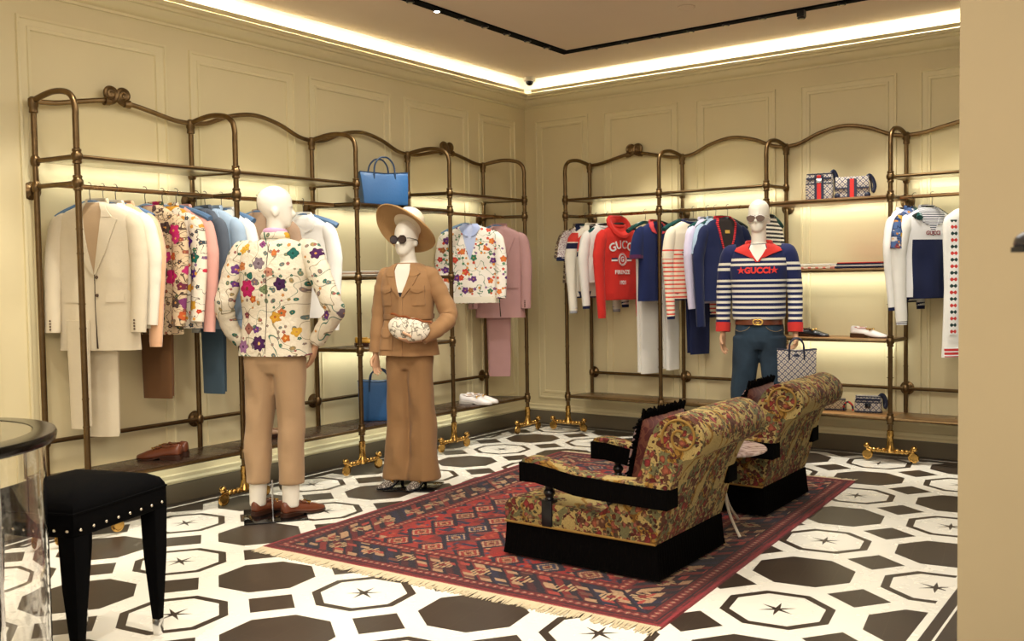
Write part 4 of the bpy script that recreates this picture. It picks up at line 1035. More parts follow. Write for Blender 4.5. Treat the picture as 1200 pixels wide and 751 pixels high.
mb = MB(); sh.patch(mb, [(1.60, -.002, .002), (1.2, -.002, .002), (.97, -.002, .002)], off=.0005, th=.0008, side=1, cols=2, sub=10); mb.build('back_seam', DARKSEAM, m1)
for sx in (-1, 1):
    mb = MB(); a, b = sorted((sx*.07, sx*.18)); sh.patch(mb, [(1.09, a, b), (1.04, a, b)], off=.003, th=.004, cols=5, sub=2); mb.build('pocket_flap', QUILT_M, m1)
man_shoes(m1, [(.10, .03, radians(-108)), (-.095, .04, radians(-122))], BRLEATH, BRDARK, hh=.07, L=.30)
base_plate(m1, radians(28), .36, .36, (0, -.0), pole=(-.0, .03))

for ch in [q for q in bpy.data.objects if q.parent == m1 and q.type == 'MESH' and q.name.split('.')[0] not in ('base_plate', 'ankle_rod')]:
    for v in ch.data.vertices: v.co.x -= .034*max(0, v.co.z-.1)
# ===== mannequin in the camel suit and sunhat
m2 = thing('mannequin', 'mannequin in a camel jacket and wide camel trousers holding a pale clutch', 'mannequin', (.985, -2.79, 0), radians(18))
P2 = body(m2, .97, radians(-8), hip=.94, sh=1.45, chin=1.545, fem=1, legs=([(.075, 0, .9), (.07, 0, .5), (.075, .02, .14)], [(-.075, 0, .9), (-.07, 0, .5), (-.075, .02, .14)]), headc=(-.005, -.01))
CAMELT = cloth('camel_trouser_cloth', '#94704a').m
pants(m2, CAMELT, 1.04, .82, [([(.078, 0, .87), (.08, -.005, .65), (.083, .0, .4), (.092, .0, .055)], [.088, .084, .086, .108]), ([(-.078, 0, .87), (-.08, -.005, .65), (-.083, .0, .4), (-.092, .0, .055)], [.088, .084, .086, .108])], hipw=.165, ht=.108, wr=.01)
sh = Shell([(1.495, .075, .06, .006), (1.483, .105, .07, .004), (1.463, .143, .08, 0), (1.44, .17, .09, 0), (1.40, .188, .104, 0), (1.32, .19, .122, 0), (1.2, .175, .118, 0), (1.13, .165, .108, 0), (1.06, .178, .118, 0), (.96, .195, .132, 0), (.885, .205, .138, 0)], fold=.011, freq=26, n=2.3, seed=4)
mb = MB(); sh.mesh(mb, 34, 52); mb.build('jacket', CAMEL, m2)
mb = MB(); sh.patch(mb, [(1.488, -.045, .045), (1.44, -.055, .055), (1.36, -.036, .036), (1.27, -.004, .004)], off=.001, th=.001); mb.build('bare_chest', MANW, m2)
mb = MB(); sh.patch(mb, [(1.30, -.018, .018), (1.265, -.003, .003)], off=.002, th=.001); mb.build('dark_top', Mat('navy_underlayer', '#20242f', .8).m, m2)
for sx in (-1, 1):
    fl = lambda rows: [(a, sx*b, sx*c) if sx > 0 else (a, sx*c, sx*b) for a, b, c in rows]
    mb = MB(); sh.patch(mb, fl([(1.492, .046, .074), (1.455, .056, .098), (1.425, .055, .125), (1.405, .053, .10)]), off=.009, th=.005, cols=5); mb.build('jacket_collar', CAMEL, m2)
    mb = MB(); sh.patch(mb, fl([(1.425, .053, .07), (1.405, .05, .112), (1.35, .034, .085), (1.27, .004, .02)]), off=.006, th=.004, cols=5); mb.build('lapel', CAMEL, m2)
    mb = MB(); sh.patch(mb, fl([(1.345, .07, .155), (1.325, .07, .155), (1.31, .07, .155), (1.296, .105, .12)]), off=.007, th=.008, cols=6); mb.build('pocket_flap', CAMEL, m2)
    mb = MB(); sh.patch(mb, fl([(1.34, .075, .15), (1.215, .078, .15)]), off=.003, th=.005, cols=6); mb.build('patch_pocket', CAMEL, m2)
    mb = MB(); sh.patch(mb, fl([(1.065, .07, .165), (1.03, .07, .17), (1.005, .105, .135)]), off=.007, th=.008, cols=6); mb.build('pocket_flap', CAMEL, m2)
    mb = MB(); sh.patch(mb, fl([(1.06, .072, .165), (.925, .072, .18)]), off=.003, th=.005, cols=6); mb.build('patch_pocket', CAMEL, m2)
mb = MB(); sh.patch(mb, [(1.27, -.014, .012), (1.13, -.016, .012), (.885, -.02, .012)], off=.003, th=.004, cols=3, sub=8); mb.build('placket', CAMEL, m2)
wb = Shell([(1.155, .174, .112, 0), (1.125, .171, .108, 0)], fold=.004, freq=60, seed=1); mb = MB(); wb.mesh(mb, 4, 60); mb.build('waist_gathers', CAMEL, m2)
mb = MB(); sleeve(mb, -1, [(.115, 0, 1.42), (.155, .0, 1.405), (.195, .01, 1.31), (.225, .02, 1.17), (.235, .0, 1.02), (.24, -.015, .90)], [.05, .062, .058, .054, .05, .048], .9, wr=.06); mb.build('jacket_sleeve', CAMEL, m2)
mb = MB(); sleeve(mb, 1, [(.115, 0, 1.42), (.155, .0, 1.405), (.205, .015, 1.31), (.275, .02, 1.16), (.27, -.03, 1.10), (.22, -.11, 1.045), (.16, -.17, 1.01)], [.05, .062, .062, .06, .058, .052, .046], .95, wr=.08, seed=2); mb.build('jacket_sleeve', CAMEL, m2)
hand('hand', m2, (-.24, -.02, .885), (0.05, -.12, -1), (.9, -.3, 0), 1, .35, .92)
hand('hand', m2, (.145, -.185, 1.0), (-1, -.12, -.12), (0, .45, .9), -1, .35, .92)
MB()
for (x, y, a) in ((.08, .03, radians(-100)), (-.085, .015, radians(-112))):
    e = bpy.data.objects.new('shoe', None); COL.objects.link(e); e.parent = m2; e.location = (x, y, .008); e.rotation_euler = (0, 0, a)
    shoe_parts(e, SNAKE, BKLEATH, L=.25, W=.042, high=.085, hh=.055, point=1)
base_plate(m2, radians(8), .34, .30, (.02, -.02), pole=(0, .06))
# hat
def world_of(root, p):
    return Matrix.Translation(root.location) @ Matrix.Rotation(root.rotation_euler.z, 4, 'Z') @ Vector(p)
hp = world_of(m2, P2(0, .02, .205))
STRAW = Mat('natural_straw', '#b98f60', .8); x, y, z = STRAW.xyz(); rr_ = (x*x+y*y).sqrt()
STRAW.col(STRAW.mix(((rr_*130).fract() < .5)*.5, '#bf9a68', '#93683c')); STRAW.bump((rr_*130).fract(), .3, .004)
PALE = Mat('pale_straw', '#e6d9be', .7); x, y, z = PALE.xyz(); PALE.bump((z*150).fract(), .3, .003)
ht_ = thing('sunhat', 'wide-brimmed straw sunhat with pale crown worn by the camel mannequin', 'hat', hp, rot=(radians(-40), radians(20), radians(20)))
mb = MB(); R = []; n = 56
for (r, z, f) in ((.098, .012, 0), (.12, .0, .2), (.17, -.008, .6), (.205, -.022, 1), (.222, -.036, 1.2), (.218, -.042, 1.2), (.2, -.03, 1), (.165, -.014, .6), (.118, -.006, .2), (.098, .004, 0)):
    R.append([(r*cos(2*pi*k/n), r*sin(2*pi*k/n), z+f*.014*sin(2*2*pi*k/n+.6)) for k in range(n)])
mb.loft(R, False, True); mb.build('brim', STRAW.m, ht_)
mb = MB(); mb.lathe([(.099, .0), (.1, .012), (.096, .05), (.088, .085), (.07, .105), (.04, .112), (.01, .108)], n=36); mb.build('crown', PALE.m, ht_)
mb = MB(); mb.lathe([(.1015, .008), (.1015, .03), (.0995, .03)], n=36); mb.build('hat_band', PALE.m, ht_)
def sunglasses(label, P, root, w, h, frame, lens, octo=True, loc=None):
    """P maps head coordinates to mannequin coordinates"""
    t = thing('sunglasses', label, 'sunglasses', world_of(root, P(0, -.1, .1)))
    inv = Matrix.Translation(-Vector(t.location))
    def Q(x, y, z): return inv @ world_of(root, P(x, y, z))
    n = 8 if octo else 18
    for sx in (-1, 1):
        rim = []
        for k in range(n):
            a = 2*pi*(k+.5)/n; xx = w*cos(a); zz = h*sin(a)
            if not octo: zz -= .004*sx*0; xx *= 1; zz = zz*(1 if zz < 0 else .8)-.006*(1-sx*xx/w*0)
            rim.append(Q(sx*.033+xx, -.104+.2*abs(sx*.033+xx)**1.5*1.2, .104+zz))
        mb = MB(); mb.tube(rim, .0036 if octo else .0014, 6, closed=True, cap=False); f = mb.build('rim', frame, t)
        mb = MB(); mb.v = [tuple(q) for q in rim]; mb.f = [tuple(range(n))]; mb.mi = [0]
        c = sum(rim, Vector())/n; d = (Q(0, -1, .1)-Q(0, 0, .1)).normalized()*.001
        mb.v = [tuple(q+d) for q in rim]+[tuple(q-d) for q in rim]; mb.f = [tuple(range(n)), tuple(range(2*n-1, n-1, -1))]+[(i, (i+1) % n, n+(i+1) % n, n+i) for i in range(n)]; mb.mi = [0]*len(mb.f)
        mb.build('lens', lens, t)
        mb = MB(); mb.tube([Q(sx*.062, -.088, .112), Q(sx*.074, -.07, .112), Q(sx*.082, .0, .104), Q(sx*.081, .02, .096), Q(sx*.078, .03, .075)], .0028 if octo else .0016, 6); mb.build('temple', frame, t)
    MB().tube([Q(-.010, -.104, .112), Q(0, -.106, .115), Q(.010, -.104, .112)], .002, 6).build('bridge', frame, t)
sunglasses('dark octagonal sunglasses on the mannequin in the sunhat', P2, m2, .031, .028, Mat('dark_tortoise', '#2c1a16', .2).m, Mat('smoke_lens', '#3a2c2c', .08, spec=.8).m)
# clutch under her arm
def clutch():
    p = world_of(m2, (.085, -.195, 1.075)); t = thing('clutch_bag', 'white ruched clutch bag with bamboo strap held by the camel mannequin', 'bag', p, radians(14))
    mb = MB(); R = []
    n = 30
    for i in range(n+1):
        u = -1+2*i/n; x = u*.145; e = (1-abs(u)**3)**.5 if abs(u) < 1 else .05; e = max(e, .12)
        pleat = 1+.10*sin(u*26)
        R.append([(x, .035*e*pleat*cos(a)*(1+.25*sin(a)*0), .075*e*sin(a)*(1+.03*sin(u*9))+(-.010*(1-u*u))) for a in [2*pi*k/20 for k in range(20)]])
    mb.loft(R); b = mb.build('pouch', Mat('ivory_soft_leather', '#e7ddc8', .5).m, t)
    MARK = Mat('ivory_marbled_leather', '#e7ddc8', .5); x, y, z = MARK.xyz(); k = MARK.stems(x, z, 22, .03, 2.2); MARK.col(MARK.mix(k, '#e9dfca', '#8f8674')); MARK.bump(MARK.noise(30, 3), .4, .01)
    b.data.materials[0] = MARK.m
    mb = MB(); P = [(-.135+.29*i/24, -.012, .070+.004*sin(i*.9)-.018*(i/24)) for i in range(25)]; mb.tube(P, [.0065+.0016*(i % 2) for i in range(25)], 8); mb.build('bamboo_strap', Mat('bamboo_brown', '#8a4a22', .3).m, t)
    t.rotation_euler = (radians(-8), radians(8), radians(18)); return t
clutch()

# ===== mannequin in the striped sweater
m3 = thing('mannequin', 'mannequin in a navy striped sweater with red collar and blue jeans', 'mannequin', (2.665, -.90, 0), radians(17))
P3 = body(m3, .98, radians(-8), hip=.99, sh=1.555, chin=1.685, legs=([(.09, 0, .95), (.115, .0, .5), (.13, .01, .06)], [(-.09, 0, .95), (-.115, 0, .5), (-.13, .01, .06)]))
def st3(m, x, y, z):
    a = ((z-1.10)*(1/.0385)).fract() < .45
    low = a*(z < 1.345); two = z.between(1.478, 1.497).max(z.between(1.443, 1.460))
    return m.mix(low.max(two), '#232a55', '#e9e4d4')
ST3 = stripes_mat('navy_white_striped_knit', st3).m
def st3s(m, x, y, z):
    a = ((z-1.02)*(1/.0385)).fract() < .45
    low = a*(z < 1.36); two = z.between(1.448, 1.467).max(z.between(1.41, 1.43))
    return m.mix(low.max(two), '#232a55', '#e9e4d4')
ST3S = stripes_mat('navy_white_striped_sleeve', st3s).m
JEANS = Mat('blue_denim', '#2c4156', .9); x, y, z = JEANS.xyz(); nn = JEANS.noise(5, 4); n2 = JEANS.noise(90, 2)
JEANS.col(JEANS.mix(nn.pow(1.6)*1.1, '#17222e', '#3c5468')); JEANS.bump(n2, .2, .004)
pants(m3, JEANS.m, 1.075, .87, [([(.09, .0, .93), (.10, -.005, .75), (.118, .0, .50), (.13, .01, .09)], [.10, .094, .085, .085]), ([(-.09, .0, .93), (-.10, -.005, .75), (-.118, .0, .50), (-.13, .01, .09)], [.10, .094, .085, .085])], hipw=.172, ht=.115, name='jeans', waistw=.16)
sh = Shell([(1.60, .075, .06, .008), (1.592, .11, .07, .006), (1.572, .165, .085, .002), (1.55, .192, .096, 0), (1.51, .207, .112, 0), (1.42, .205, .132, 0), (1.3, .192, .13, 0), (1.18, .186, .125, 0), (1.10, .188, .13, 0), (1.06, .180, .122, 0)], fold=.006, freq=18, n=2.4, seed=2)
mb = MB(); sh.mesh(mb, 34, 52); mb.build('sweater', ST3, m3)
for sx in (-1, 1):
    mb = MB(); Pp = sleeve(mb, sx, [(.155, 0, 1.54), (.198, .0, 1.525), (.232, .008, 1.40), (.248, .015, 1.26), (.252, -.005, 1.12), (.252, -.02, 1.02)], [.058, .068, .062, .055, .052, .05], .95, wr=.04); s_ = mb.build('sweater_sleeve', ST3S, m3)
    e = Pp[-1]; mb = MB(); mb.tube([(e[0], e[1], e[2]+.015), (e[0]+.001*sx, e[1]-.008, e[2]-.05)], [.055, .053], 16, ex=.95, up=(1, 0, 0)); mb.build('red_cuff', REDK, s_)
mb = MB(); sh.patch(mb, [(1.596, -.05, .05), (1.56, -.06, .06), (1.52, -.035, .035), (1.475, -.003, .003)], off=.001, th=.001); mb.build('bare_chest', MANW, m3)
for sx in (-1, 1):
    fl = lambda rows: [(a, sx*b, sx*c) if sx > 0 else (a, sx*c, sx*b) for a, b, c in rows]
    mb = MB(); sh.patch(mb, fl([(1.602, .052, .1), (1.575, .064, .15), (1.55, .058, .165), (1.525, .044, .10), (1.50, .026, .05)]), off=.009, th=.006, cols=6); mb.build('red_collar', REDK, m3)
    mb = MB(); sh.patch(mb, fl([(1.56, .056, .068), (1.52, .034, .048), (1.47, .0, .012)]), off=.004, th=.006, cols=2); mb.build('neck_trim', REDK, m3)
mb = MB(); P = [(.09*cos(a), .012+.075*sin(a), 1.605+.008*sin(a)) for a in [radians(-30+i*20) for i in range(13)]]; mb.tube(P, .02, 8, ex=.5, up=(0, 0, 1)); mb.build('red_collar_back', REDK, m3)
lettering(sh, 'GUCCI', .058, 0, 1.408, REDT, m3, bold=.003)
for sx in (-1, 1): lettering(sh, '\u2605', .05, sx*.115, 1.408, REDT, m3, bold=.002, name='star_motif')
# belt with interlocking buckle
bs = Shell([(1.065, .168, .116, 0), (1.022, .171, .118, 0)], fold=.001, n=2.2); mb = MB(); bs.mesh(mb, 3, 52); belt = mb.build('belt', BRLEATH, m3)
lettering(bs, 'G', .062, -.016, 1.042, GOLD, belt, off=.006, bold=.002, name='buckle_letter'); o = lettering(bs, 'G', .062, .016, 1.042, GOLD, belt, off=.009, bold=.002, name='buckle_letter')
for v in o.data.vertices: v.co.x = .032-v.co.x
hand('hand', m3, (-.253, -.03, .955), (-.02, -.2, -1), (.9, -.3, 0), 1, .35)
hand('hand', m3, (.253, -.03, .955), (.03, -.22, -1), (-.9, -.3, 0), -1, 1.0)
for sx in (-1, 1):
    mb = MB(); mb.tube(cr([(sx*.055, -.108, 1.01), (sx*.085, -.114, .985), (sx*.13, -.098, .975), (sx*.162, -.062, .985)], 4), .0022, 6); mb.build('pocket_seam', Mat('denim_stitch', '#8a7a5a', .9).m if 'denim_stitch' not in bpy.data.materials else bpy.data.materials['denim_stitch'], m3)
man_shoes(m3, [(.125, .04, radians(-85)), (-.125, .04, radians(-95))], BKLEATH, BRDARK)
base_plate(m3, 0, .4, .36, (0, -.04), pole=(0, .06))
sunglasses('silver-rimmed sunglasses on the mannequin in the striped sweater', P3, m3, .032, .026, STEEL, Mat('brown_mirror_lens', '#6d5648', .1, spec=.8).m, octo=False)
# ---------------------------------------------------------------- rug
RX0, RX1, RY0, RY1 = 1.235, 3.485, -4.265, -1.195
# measured corners of the rug on the floor
def rug():
    m = Mat('oriental_rug_pile', '#7a2a26', .95, spec=.1, sheen=.15); x, y, z = m.xyz()
    hw, hl = (RX1-RX0)/2, (RY1-RY0)/2
    K = 1/.0075
    qx = ((x*K).floor()+.5)/K; qy = ((y*K).floor()+.5)/K        # knots
    ex = qx.abs()*-1+hw; ey = qy.abs()*-1+hl; e = ex.min(ey)
    # ---- field: navy zigzag lattice with hexagonal medallions
    px, py = .46, .40
    def tri(v): return ((v.fract()-.5).abs()*4-1)
    zz = tri(qy/py+.25)*.085
    l1 = (((qx+zz)/(px/2)).fract()-.5).abs(); l2 = (((qx-zz)/(px/2)).fract()-.5).abs()
    step = ((qy*36).fract() > .5)*.012
    lines = (l1+step < .075).max(l2+step < .06)
    u = ((qx/(px/2)).fract()-.5)*(px/2); v = ((qy/(py/2)).fract()-.5)*(py/2)
    dm = u.abs()+v.abs()*.8
    cell = ((qx/(px/2)).floor()*3+(qy/(py/2)).floor()*5)
    w1, c1 = m.white(m.comb(cell, 1.0, 2.0))
    fieldc = m.ramp(w1, ['#a8221c', '#b82820', '#842424', '#ac3028'])
    c = m.mix(dm < .075, fieldc, m.ramp((w1*7).fract(), ['#a83428', '#2e3a5c', '#985040', '#b02c24']))
    c = m.mix(dm.between(.052, .062), c, '#d8b088'); c = m.mix(dm < .03, c, '#c8a070'); c = m.mix(dm < .018, c, '#7a1c1c')
    w2, c2 = m.white(m.comb((qx*46).floor(), (qy*46).floor(), 3.0))
    orn = ((w2 < .20)*(dm > .08))
    c = m.mix(orn, c, m.ramp((w2*5), ['#1c2238', '#d0a880', '#5a1a1c', '#c85a3c', '#3a4868']))
    w3, _ = m.white(m.comb((qx*20).floor(), (qy*28).floor(), 7.0))
    c = m.mix((w3 < .16)*(dm > .09), c, m.ramp(w3*6.2, ['#232c4c', '#a83a30', '#8a4038', '#222a44']))
    c = m.mix(lines, c, '#141a30')
    # ---- main border: diagonal cream, red and navy strokes
    s = (ey < ex)*1.0           # 1 on the ends
    along = s*qx+(1-s)*qy; acr = e
    d1 = ((along*1.0+acr*.9)*11).fract(); band = ((along*1.0+acr*.9)*11).floor()
    w4, _ = m.white(m.comb(band, (acr*34).floor(), s))
    wb, _ = m.white(m.comb(band, 4.0, s))
    bc = m.mix(d1 < .5, '#141828', m.ramp(wb, ['#6a1c1e', '#8a2a26', '#1c2540', '#4a1c20']))
    bc = m.mix((w4 < .35)*(d1.between(.15, .8)), bc, m.ramp(w4*2.8, ['#c9a078', '#b8463a', '#c9a078', '#7c4a3c']))
    al2 = ((along*4.4).fract()-.5); dd = (al2.abs()*.45+(acr-.215).abs()*2.2)
    bc = m.mix((dd < .13)*((al2*60).cos() > -.2), bc, '#cfae80'); bc = m.mix(dd < .05, bc, '#8a2a24')
    # ---- guard stripes
    def guard(off, base, a, b_):
        k = ((along*26).fract()-.5).abs()*2; r = ((acr-off)*50).abs()
        g = m.mix((k+r < .95), base, a); return m.mix((k+r < .4), g, b_)
    g1 = guard(.075, '#6a1a1c', '#a8524a', '#d0b090'); g2 = guard(.345, '#7a1c1c', '#b45a48', '#d8b890')
    c = m.mix(acr < .375, c, g2); c = m.mix(acr.between(.372, .378).max(acr.between(.312, .318)), c, '#12141e')
    c = m.mix(acr < .315, c, bc); c = m.mix(acr < .11, c, g1)
    c = m.mix(acr.between(.105, .113).max(acr.between(.04, .047)), c, '#161824')
    c = m.mix(acr < .04, c, m.mix((((along*14).sin()*.004+acr)*90).fract() < .5, '#8a2226', '#5a1a20'))
    c = m.mix(acr < .012, c, '#a83038')
    n = m.noise(5, 3); c = m.mix(n*.35+.18, c, '#2a1012')
    w5, _ = m.white(m.comb(qx*K, qy*K, 5.0)); c = m.mix(w5*.28, c, '#1c0c0e')
    m.col(c); m.bump(w5, .5, .004)
    cx, cy = (RX0+RX1)/2, (RY0+RY1)/2
    t = thing('rug', 'large red oriental rug with navy lattice and cream fringe', 'rug', (cx, cy, 0), radians(2.6))
    mb = MB(); N = 60; M_ = 40
    top = [[(-hw+2*hw*j/M_, -hl+2*hl*i/N, .011+.0012*mnoise.noise(Vector((j*.3, i*.3, 0)))) for j in range(M_+1)] for i in range(N+1)]
    mb.grid(top); ring = top[0]+[r[-1] for r in top[1:]]+list(reversed(top[-1][:-1]))+[r[0] for r in reversed(top[1:-1])]
    mb.loft([ring, [(a*1.001, b*1.001, 0) for a, b, _ in ring]], False)
    mb.build('pile', m.m, t)
    FR = Mat('cream_fringe', '#cfc0a0', .95).m
    for sy in (-1, 1):
        mb = MB(); n = 420; rnd = random.Random(3)
        for i in range(n):
            x_ = -hw+2*hw*(i+.5)/n; L = .055+.03*rnd.random(); dx = (rnd.random()-.5)*.03
            mb.tube([(x_, sy*(hl-.004), .008), (x_+dx*.4, sy*(hl+L*.5), .006), (x_+dx, sy*(hl+L), .003)], [.0035, .003, .0022], 4)
        o = mb.build('fringe', FR, t); o['kind'] = 'stuff'
    return t
rug()

# ---------------------------------------------------------------- tapestry armchairs
def tapestry():
    m = Mat('floral_tapestry', '#b39a62', .9, spec=.15, sheen=.05); x, y, z = m.xyz()
    nx, ny, nz = (m.noise(31, 2, m.comb(x+a, y, z))-.5 for a in (0, 3.1, 7.7))
    x, y, z = x+nx*.035, y+ny*.035, z+nz*.035
    c = m.mix(m.noise(5, 3), '#b9a46c', '#a08a52')
    big = m.noise(4.2, 2, m.comb(x, y, z), .5)                    # where bouquets grow
    s1 = (m.noise(3.4, 1, m.comb(x+5, y, z), .9)-.5).abs(); c = m.mix(s1 < .03, c, '#9a7434'); c = m.mix(s1 < .008, c, '#6b4a20')
    g = m.noise(16, 2, m.comb(x, y+4, z), .6)
    c = m.mix((g > .54)*(big > .44), c, '#6a6848'); c = m.mix((g < .42)*(big > .5), c, '#5a3a2c')
    def layer(c, sc, thr, rad, cols, seed, gate):
        vv = m.comb(x+seed, y+seed*.7, z-seed)
        d, cc, p = m.voro(vv, sc, '3D')
        k = (d < rad)*(cc[0] < thr)*gate
        col = m.mix((d/rad)*.8, m.ramp((cc[1]*5.7).fract(), cols), '#3a1c18')
        return m.mix(k, c, col)
    gate = (big > .42)*1.0
    c = layer(c, 48, .7, .40, ['#4a4a34', '#3c2c26', '#6a4a34', '#5a2228', '#45503c'], 2.2, gate)
    c = layer(c, 36, .6, .42, ['#a04a40', '#b8695a', '#7a2a30', '#b88a64'], 5.2, gate)
    c = layer(c, 24, .6, .42, ['#a03a3a', '#b8605a', '#702428', '#983438', '#b5654c'], 8.1, (big > .48)*1.0)
    c = layer(c, 17, .13, .24, ['#6a3424', '#54382a', '#8a4a34'], 11.1, 1.0)
    x, y, z = m.xyz(); w, _ = m.white(m.comb((x*330).floor(), (y*330).floor(), (z*330).floor())); c = m.mix(w*.4, c, '#3a2c18')
    m.col(c); m.bump(w, .25, .003); return m.m
TAP = tapestry()
BLKF = Mat('black_velvet_fringe', '#070606', .95, spec=.05)
x, y, z = BLKF.xyz(); BLKF.bump(BLKF.noise(200, 2, BLKF.comb(x, y, z*.04)), .8, .01); BLKF = BLKF.m
EBON = Mat('ebonised_wood', '#101014', .3).m
def rounded(poly, k=4): return [q[:2] for q in cr([(a, b) for a, b in poly], k)]
def armchair(name, label, loc, group):
    """faces -x, origin at the centre of the base"""
    t = thing(name, label, 'armchair', loc, 0, group); hx_, hy = .415, .355
    def box_loft(x0, x1, y0, y1, z0, z1, rr=.03, seg=5):
        mb = MB(); pts = []
        for (cx, cy, a0) in ((x1-rr, y1-rr, 0), (x0+rr, y1-rr, 90), (x0+rr, y0+rr, 180), (x1-rr, y0+rr, 270)):
            for i in range(seg): a = radians(a0+90*i/(seg-1)); pts.append((cx+rr*cos(a), cy+rr*sin(a)))
        R = []
        for f, z in ((.96, z0), (1, z0+.01), (1, z1-.02), (.985, z1-.006), (.95, z1)):
            cx, cy = (x0+x1)/2, (y0+y1)/2
            R.append([(cx+(a-cx)*(f if f != 1 else 1), cy+(b-cy)*f, z) for a, b in pts])
        return mb.loft(R)
    # fringe skirt: hangs in fine pleats
    mb = MB(); P = []
    per = []
    N = 260
    corners = [(hx_, -hy), (hx_, hy), (-hx_, hy), (-hx_, -hy)]
    L = [2*hy, 2*hx_, 2*hy, 2*hx_]; tot = sum(L)
    for i in range(N):
        d = tot*i/N; k = 0
        while d > L[k]: d -= L[k]; k += 1
        a, b = corners[k], corners[(k+1) % 4]; f = d/L[k]; per.append((a[0]+(b[0]-a[0])*f, a[1]+(b[1]-a[1])*f, i))
    R = []
    for z, o in ((.166, 0), (.12, .002), (.06, .006), (.014, .012)):
        R.append([(x_*(1+(o+.0035*(i % 2)*(z < .16))/.4), y_*(1+(o+.0035*(i % 2)*(z < .16))/.36), z) for x_, y_, i in per])
    mb.loft(R); mb.build('fringe_skirt', BLKF, t)
    # seat block, front roll and cushion
    mb = MB(); prof = rounded([(-.415, .168), (-.425, .20), (-.425, .25), (-.395, .283), (-.33, .296), (-.15, .288), (.1, .27), (.2, .262)], 3)+[(.2, .168)]
    mb.prism(prof, -hy, hy); mb.build('seat', TAP, t, bevel=.012)
    for sy in (-1, 1):
        mb = MB(); M = Matrix.Rotation(pi/2, 3, 'X'); mb.lathe([(.001, 0), (.058, 0), (.066, .008), (.058, .018), (.001, .02)], (.33, sy*(hy+.012 if sy > 0 else hy-.008), .262), 24, M); mb.build('seat_bolster_end', TAP, t)
    # scrolled back
    back = [(.10, .262), (.20, .34), (.29, .42), (.335, .50), (.36, .58), (.39, .66), (.43, .725), (.50, .762), (.57, .757), (.625, .718), (.645, .665), (.63, .61), (.59, .577), (.55, .565), (.51, .50), (.475, .40), (.44, .27), (.408, .168)]
    prof = rounded(back, 3)+[(.2, .168)]
    mb = MB(); n = len(prof); R = []
    for yy, f in ((-hy-.006, .985), (-hy+.008, 1), (-.15, 1.0), (.15, 1.0), (hy-.008, 1), (hy+.006, .985)):
        R.append([(.4+(a-.4)*f, yy, .45+(b-.45)*f) for a, b in prof])
    mb.loft(R); bk = mb.build('backrest', TAP, t, sharp=50)
    for sy in (-1, 1):      # scroll welt on the ends of the roll
        mb = MB(); P = []
        for i in range(34): a = radians(200-i*15); q = .092*(1-.022*i); P.append((.538+q*cos(a), sy*(hy+.009), .665+q*sin(a)))
        mb.tube(P, .006, 6); mb.build('scroll_welt', Mat('ochre_welt', '#8a6a30', .9).m if 'ochre_welt' not in bpy.data.materials else bpy.data.materials['ochre_welt'], bk)
    mb = MB(); mb.tube([(-.42, -hy-.004, .172), (.41, -hy-.004, .172)], .006, 6); mb.build('seat_welt', bpy.data.materials['ochre_welt'], t)
    # floating arms on turned posts
    for sy in (-1, 1):
        y0, y1 = sorted((sy*(hy-.07), sy*(hy+.03)))
        top = [(-.30, .488), (-.285, .50), (-.22, .502), (-.12, .485), (.0, .462), (.12, .45), (.25, .45), (.478, .458)]
        bot = [(.478, .412), (.25, .412), (.12, .412), (.0, .424), (-.12, .444), (-.22, .458), (-.30, .462)]
        mb = MB(); mb.prism(rounded(top, 2)+rounded(bot, 2), y0, y1); ar = mb.build('arm_pad', TAP, t, bevel=.01)
        mb = MB(); bt = [(.483, .43), (.0, .447), (-.12, .466), (-.22, .480), (-.308, .480)]; lo = [(-.308, .385), (-.22, .388), (-.10, .372), (.0, .352), (.12, .345), (.483, .34)]
        mb.prism(bt+lo, y0-.006, y1+.006); mb.build('arm_fringe', BLKF, ar)
        yc = (y0+y1)/2
        mb = MB(); mb.lathe([(.018, .30), (.024, .305), (.018, .315), (.024, .325), (.030, .335), (.026, .348), (.016, .356), (.022, .368), (.016, .38), (.016, .42)], (-.17, yc, 0), 16)
        mb.box((-.17, yc, .235), (.058, .058, .135)); mb.build('arm_post', EBON, t, bevel=.003)
        mb = MB(); mb.lathe([(.012, .27), (.02, .29), (.014, .31), (.022, .33), (.016, .35)], (.17, yc, 0), 12); mb.build('arm_post', EBON, t)
    return t
AC = (2.885, -3.395, .012)
armchair('armchair', 'nearer floral tapestry armchair with black fringe on the rug', (2.885, -3.395, .012), 'tapestry armchairs on the rug')
a2 = armchair('armchair', 'farther floral tapestry armchair beyond the round marble table', (2.855, -2.04, .012), 'tapestry armchairs on the rug')
PILM = Mat('burgundy_damask', '#7a2f30', .7, sheen=.2); x, y, z = PILM.xyz(); s1 = (PILM.noise(14, 1, None, 1.6)-.5).abs()
PILM.col(PILM.mix(s1 < .05, '#56201f', '#704032')); PILM = PILM.m
